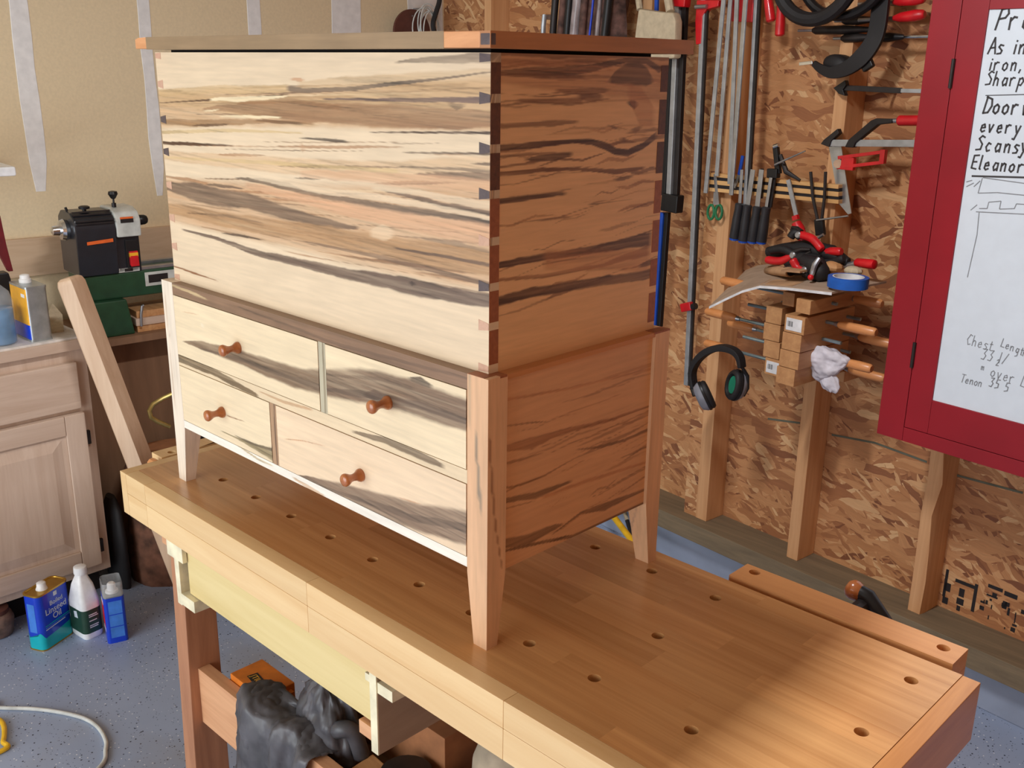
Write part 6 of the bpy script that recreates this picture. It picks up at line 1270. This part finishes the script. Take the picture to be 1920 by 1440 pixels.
dr_ = put('door', 'redpaint', rc, lambda b: b.box(wsl-.004, ds1-.05, QF+.0085, QF+.0118, wz0-.004, wz1+.004), room=True)
for (s0, s1, z0, z1) in [(ds0, wsl, dz0, dz1), (ds1-.062, ds1, dz0, dz1), (wsl+.0002, ds1-.0622, dz0, wz0), (wsl+.0002, ds1-.0622, wz1, dz1)]:
    put('door_frame', 'redpaint', dr_, lambda b: b.box(s0, s1, QF-.001, QF+.0118, z0, z1), room=True, bevel=.0012)
wbd = put('whiteboard', 'whiteboard', rc, lambda b: b.box(wsl+.0003, ds1-.0623, QF+.003, QF+.0084, wz0+.0003, wz1-.0003), room=True)
for zz in (.80, .135): put('hinge', 'dark', rc, lambda b: b.tube([(-.1965, QF-.003, zz-.032), (-.1965, QF-.003, zz+.032)], .0045), room=True)
# handwriting: a small stroke alphabet (x to the right, y up, letters one unit high)
GL = {'P': [[(0,0),(.12,1)],[(.1,.95),(.5,1),(.6,.75),(.45,.55),(.08,.5)]], 'r': [[(0,.55),(.05,0)],[(.03,.4),(.2,.58),(.38,.55)]], 'o': [[(.25,.55),(.05,.4),(.05,.12),(.25,0),(.42,.15),(.42,.42),(.25,.55)]],
 'A': [[(0,0),(.3,1),(.6,0)],[(.1,.35),(.52,.4)]], 's': [[(.4,.5),(.15,.55),(.05,.42),(.35,.2),(.3,.03),(0,0)]], 'i': [[(.08,.55),(.08,0)],[(.08,.75),(.1,.8)]], 'n': [[(0,.55),(.04,0)],[(.03,.35),(.2,.56),(.36,.5),(.4,0)]],
 ',': [[(.1,.08),(.03,-.15)]], 'S': [[(.55,.9),(.3,1),(.08,.8),(.45,.45),(.4,.1),(.0,.05)]], 'h': [[(.05,1),(.03,0)],[(.03,.35),(.2,.55),(.36,.45),(.4,0)]], 'a': [[(.4,.5),(.15,.55),(.03,.25),(.15,0),(.38,.15)],[(.4,.55),(.42,0)]],
 'p': [[(.03,.55),(.0,-.4)],[(.03,.45),(.25,.58),(.42,.35),(.25,.05),(.03,.1)]], 'e': [[(.05,.28),(.4,.32),(.3,.55),(.08,.45),(.05,.12),(.2,0),(.42,.1)]], 'D': [[(.05,0),(.12,1)],[(.05,.98),(.5,.85),(.6,.45),(.4,.05),(.02,0)]],
 'w': [[(0,.55),(.12,0),(.27,.42),(.4,0),(.55,.55)]], 'v': [[(0,.55),(.18,0),(.38,.55)]], 'y': [[(0,.55),(.2,.08)],[(.42,.55),(.12,-.4),(-.05,-.35)]], 'c': [[(.4,.48),(.2,.56),(.04,.28),(.18,0),(.4,.08)]],
 'E': [[(.5,1),(.05,.95),(.05,.05),(.5,0)],[(.05,.5),(.42,.52)]], 'l': [[(.08,1),(.08,.05),(.18,0)]], 't': [[(.15,.85),(.12,.05),(.25,0)],[(0,.58),(.32,.6)]], 'C': [[(.55,.9),(.3,1),(.05,.5),(.25,0),(.5,.1)]], 'L': [[(.1,1),(.02,.05),(.5,.0)]],
 'g': [[(.4,.5),(.15,.55),(.05,.25),(.2,.05),(.38,.2)],[(.42,.55),(.38,-.3),(.1,-.4)]], '3': [[(.05,.95),(.45,1),(.22,.58),(.45,.4),(.3,.02),(0,.05)]], '1': [[(.1,1),(.06,0)]], '2': [[(.02,.8),(.25,1),(.42,.75),(.02,0),(.5,.05)]], '/': [[(0,0),(.45,1)]],
 'T': [[(0,1),(.55,1)],[(.28,1),(.22,0)]], '5': [[(.5,1),(.12,.98),(.08,.6),(.4,.55),(.42,.15),(.02,.02)]], 'm': [[(0,.55),(.03,0)],[(.03,.4),(.18,.55),(.27,0)],[(.27,.4),(.42,.55),(.5,0)]], 'x': [[(0,.55),(.4,0)],[(.4,.55),(0,0)]], 'k': [[(.05,1),(.03,0)],[(.4,.55),(.05,.25),(.42,0)]]}
def handwriting(text, s0, z0, h, r, mat='ink', slope=0.0, adv=.62):
    b = MB(True); x = s0; q = QF+.0027
    rr = random.Random(len(text)*7+int(h*1e4))
    for ch in text:
        if ch == ' ': x += h*.45; continue
        for stroke in GL[ch]:
            pts = [(x+px*h*.8+.12*py*h, q, z0+py*h+(x-s0)*slope) for px, py in stroke]
            for a, c in zip(pts, pts[1:]):
                a_, c_ = Vector(a), Vector(c); d_ = (c_-a_).normalized(); sd = d_.cross(Vector((0, 1, 0))).normalized()
                b.bar(a_-d_*r*.5, c_+d_*r*.5, sd*r, Vector((0, .0003, 0)))
        x += h*(adv if ch not in 'il1,t/' else adv*.55)+rr.uniform(-.05, .05)*h
    return b.build('handwriting', mat, wbd, smooth=False)
def rule(p0, p1, r, mat='ink'):
    b = MB(True); a, c = Vector(p0), Vector(p1); d_ = (c-a).normalized(); sd = d_.cross(Vector((0, 1, 0))).normalized()
    b.bar(a, c, sd*r, Vector((0, .0003, 0))); return b.build('ruled_line', mat, wbd, smooth=False)
QW = QF+.0027
for txt, p, h, r in [('Proj', None, 0, 0)]: pass
LN = [('Pro', (-0.1142, 0.8926), .044, .0022), ('As in', (-0.123, 0.8426), .034, .0019), ('iron, S', (-0.1151, 0.8077), .030, .0017), ('Sharpe', (-0.1186, 0.7759), .030, .0017),
      ('Doorw', (-0.1153, 0.7163), .036, .0021), ('every o', (-0.1151, 0.6756), .031, .0019), ('Scans', (-0.1186, 0.6342), .033, .0019), ('y', (-0.0183, 0.6387), .033, .0019), ('Eleanor E', (-0.1235, 0.5934), .031, .0019)]
for txt, (s_, z_), h, r in LN: handwriting(txt, s_, z_, h, r)
def rl(a, c, r, mat='ink'): rule((a[0], QW, a[1]), (c[0], QW, c[1]), r, mat)
rl((-0.114, 0.7543), (-0.0242, 0.7591), .0009); rl((-0.1185, 0.577), (0.0102, 0.5847), .0020)
dr1 = [((-0.0922, 0.5757), (0.0125, 0.571)), ((-0.0932, 0.5744), (-0.0978, 0.5404)), ((-0.0978, 0.5404), (-0.0544, 0.5459)), ((-0.0544, 0.5459), (0.0166, 0.5459)), ((-0.129, 0.5628), (-0.1158, 0.5676)), ((-0.1273, 0.5521), (-0.1112, 0.562)), ((-0.1099, 0.5537), (-0.0972, 0.5681)),
       ((-0.09, 0.5062), (-0.0717, 0.5082)), ((-0.0717, 0.5082), (-0.0703, 0.5228)), ((-0.0703, 0.5228), (-0.0431, 0.528)), ((-0.0431, 0.528), (-0.0439, 0.5101)), ((-0.0439, 0.5101), (-0.0111, 0.5149)), ((-0.0111, 0.5149), (-0.0082, 0.5258)), ((-0.0082, 0.5258), (0.0198, 0.5265)),
       ((-0.0963, 0.4982), (-0.0474, 0.5013)), ((-0.0474, 0.5013), (0.0232, 0.5058)), ((-0.0887, 0.4978), (-0.0858, 0.4468)), ((-0.0858, 0.4468), (-0.0932, 0.346)), ((-0.1092, 0.5004), (-0.0962, 0.514))]
for a, c in dr1: rl(a, c, .0010, 'ink_faint')
for txt, (s_, z_), h, r, sl in [('Chest', (-0.0731, 0.189), .025, .0010, -.05), ('Length', (0.0079, 0.2002), .020, .0010, -.2), ('33 1/2', (-0.0326, 0.1615), .026, .0010, 0), ('2', (0.004, 0.1544), .015, .0010, 0), ('m', (-0.0287, 0.1363), .016, .0008, .1), ('over L', (-0.0054, 0.1262), .026, .0010, -.1), ('Tenon', (-0.072, 0.0953), .020, .0010, 0), ('35 5', (-0.0041, 0.1016), .022, .0012, -.1)]:
    handwriting(txt if txt != '33 1/2' else '33 1/', s_, z_, h, r, 'ink_faint', sl, .56)

# ------------------------------------------------------------------ things seen over the chest lid
t = wt('brown_disc', 'dark brown sanding disc hung in the wall corner above the chest lid', 'disc', (-2.5, 1.60, .95))
dc = V3((-2.5, 1.5903, 0.9282))
put('disc', 'disc', t, lambda b: b.lathe(tuple(dc-Vector((.006,0,0))), (1, 0, 0), [(0, .085), (.012, .085)], 40), room=True)
put('nail', 'steel', t, lambda b: b.tube([dc+Vector((.007,0,.06)), (SD-.0, dc.y, dc.z+.06)], .003), room=True)
t = wt('wire_coil', 'tangled bundle of white wire beside the brown disc above the lid', 'wire', (-2.45, 1.68, .95))
wc_ = V3((-2.46, 1.6395, 0.9331)); rr = random.Random(5)
for i in range(6):
    pts = []; r_ = .05+.012*rr.random(); tx_ = rr.uniform(-.3, .3); off = Vector((.004*i-.01, rr.uniform(-.015, .015), rr.uniform(-.01, .03)))
    for k in range(25):
        a = 2*PI*k/24; pts.append(wc_+off+Vector((r_*math.cos(a)*tx_, r_*.75*math.cos(a), r_*1.3*math.sin(a))))
    put('loop', 'cordw', t, lambda b: b.tube(pts, .0026, 6, caps=False), room=True)
put('nail', 'steel', t, lambda b: b.tube([wc_+Vector((.0,0,.085)), (SD, wc_.y, wc_.z+.085)], .003), room=True)
t = wt('power_cable', 'thick black cable hanging in the wall corner above the chest lid', 'cable', (-2.45, 1.72, 1.0))
put('cord', 'blackrub', t, lambda b: b.tube(smooth_path([(-2.44, 1.6788, 1.1077), (-2.44, 1.6834, 1.0492), (-2.44, 1.6674, 1.0051), (-2.44, 1.6514, 0.959), (-2.44, 1.6612, 0.9094), (-2.44, 1.6655, 0.8289)]), .010, 8), room=True)
put('nail', 'steel', t, lambda b: b.tube([(-2.44, 1.6788, 1.1038), (SD, V3((-2.44, 1.6788, 1.1038)).y, V3((-2.44, 1.6788, 1.1038)).z)], .003), room=True)
t = wt('grey_hook', 'grey coated tool hook standing out from the sheathing over the lid', 'hook', tuple((-1.8331, 1.7, 0.9478)))
put('hook', 'alu', t, lambda b: b.tube([V3((-1.829, 1.7, 0.992))+Vector((0,.0885,-.02)), V3((-1.8509, 1.72, 0.9722)), (-1.8312, 1.7, 0.9744), (-1.8358, 1.7, 0.9426), (-1.837, 1.7, 0.8943)], .009, 10), room=True)
t = wt('clothes_bag', 'brown plaid clothes in clear plastic film hanging right of the lid stud', 'bag', tuple((-1.4125, 1.6, 0.9435)))
def clothf(k, off, amp):
    def f(b):
        rings = []
        for z in np.linspace(1.16, .66, 14):
            r = []
            for j in range(40):
                a = 2*PI*j/40; w_ = .145*k; s_ = -1.495+w_*math.cos(a); q_ = 1.63+.045*k*math.sin(a)+amp*math.sin(a*7+z*3)-off
                r.append((s_+.04*(1.0-z)*-.6+amp*.6*math.sin(z*30+a*3), q_, z))
            rings.append(r)
        b.loft(rings)
    return f
put('clothes', 'plaid', t, clothf(.92, 0, .010), room=True, angle=70)
put('hanger_rod', 'steel', t, lambda b: b.tube([(-1.475, 1.64, 1.1599), (-1.475, 1.64, 1.25), (-1.475, QO-.0004, 1.25)], .004), room=True)
for i, (u, mt, w_) in enumerate([(1093, 'dark', .02), (1112, 'plaid', .02), (1128, 'black', .022), (1146, 'film', .03), (1160, 'plaid', .02), (1170, 'bluecan', .006), (1178, 'film', .012), (1190, 'black', .022)]):
    x_ = -1.635+.035*i-.005
    put('fold', mt, t, lambda b: b.tube(smooth_path([(x_+.02, 1.572, 1.15), (x_+.012, 1.566+.004*(i % 2), 1.0), (x_-.002, 1.570, .86), (x_-.012, 1.575, .68)]), w_*.6, 8), room=True, angle=70)
t = wt('tool_pouch', 'beige canvas pouch with a strap hanging left of the tall bar clamps', 'pouch', tuple((-1.2342, 1.62, 0.9093)))
put('pouch', 'beige', t, lambda b: b.loft([[tuple(V3(p)+Vector((0, d_, 0))) for p in ((-1.2706, 1.585, 0.9765), (-1.2321, 1.582, 0.9721), (-1.171, 1.582, 0.9642), (-1.1271, 1.585, 0.9616), (-1.114, 1.582, 0.936), (-1.1124, 1.585, 0.8312), (-1.2853, 1.585, 0.8276), (-1.2766, 1.582, 0.9088))] for d_ in (0, .035)]), room=True, bevel=.008)
put('strap', 'beige', t, lambda b: b.tube(smooth_path([(-1.2729, 1.597, 0.974), (-1.2984, 1.61, 1.0338), (-1.2937, 1.61, 1.0944)]), .010, 8), room=True)
put('strap', 'beige', t, lambda b: b.tube(smooth_path([(-1.1485, 1.597, 0.9642), (-1.1801, 1.61, 1.0286), (-1.1997, 1.61, 1.0889)]), .013, 8), room=True)
put('hem', 'film', t, lambda b: b.tube([(-1.2684, 1.58, 0.8838), (-1.1946, 1.579, 0.8861), (-1.1202, 1.58, 0.8793)], .004, 8), room=True)
put('peg', 'steel', t, lambda b: b.tube([(-1.2934, 1.61, 1.0913), (-1.1997, 1.61, 1.0889), (V3((-1.1997, 1.61, 1.0889)).x, 1.611, V3((-1.1997, 1.61, 1.0889)).z), (V3((-1.2604, 1.61, 1.0924)).x, 1.62, V3((-1.2604, 1.61, 1.0924)).z), (V3((-1.2604, 1.61, 1.0924)).x, QO-.0004, V3((-1.2604, 1.61, 1.0924)).z)], .005), room=True)
t = wt('blue_pencil', 'blue flat stick poking up out of the beige pouch', 'stick', tuple((-1.2433, 1.64, 0.9903)))
put('stick', 'blue', t, lambda b: stick(b, V3((-1.231, 1.622, 1.0465)), V3((-1.227, 1.622, 0.9645)), .013, .006), room=True)
# yellow hose and grey tube on the floor side of the curb
t = wt('yellow_pipe', 'yellow pipe leaning behind the right rear chest leg, beyond the bench', 'pipe', tuple((-1.2096, 1.6, -0.7765)))
p0, p1 = V3((-1.3059, 1.62, -0.7411)), V3((-1.162, 1.56, -0.7564)); dd_ = (p1-p0).normalized()
p2 = p1+dd_*((FLOOR+.013-p1.z)/dd_.z)
put('pipe', 'yellow', t, lambda b: b.tube([p0-dd_*.10, p2], .0115, 12), room=True)
t = wt('grey_pole', 'dark grey pole with a cream tip beside the yellow pipe', 'pole', tuple((-1.1951, 1.6, -0.7606)))
p0, p1 = V3((-1.2789, 1.665, -0.761)), V3((-1.2133, 1.63, -0.8016)); dd_ = (p1-p0).normalized(); p2 = p1+dd_*((FLOOR+.009-p1.z)/dd_.z)
put('pole', 'dark', t, lambda b: b.tube([p0, p2], .008, 10), room=True)
put('tip', 'beige', t, lambda b: b.tube([p0-dd_*.035, p0-dd_*.0002], .0075, 10), room=True)
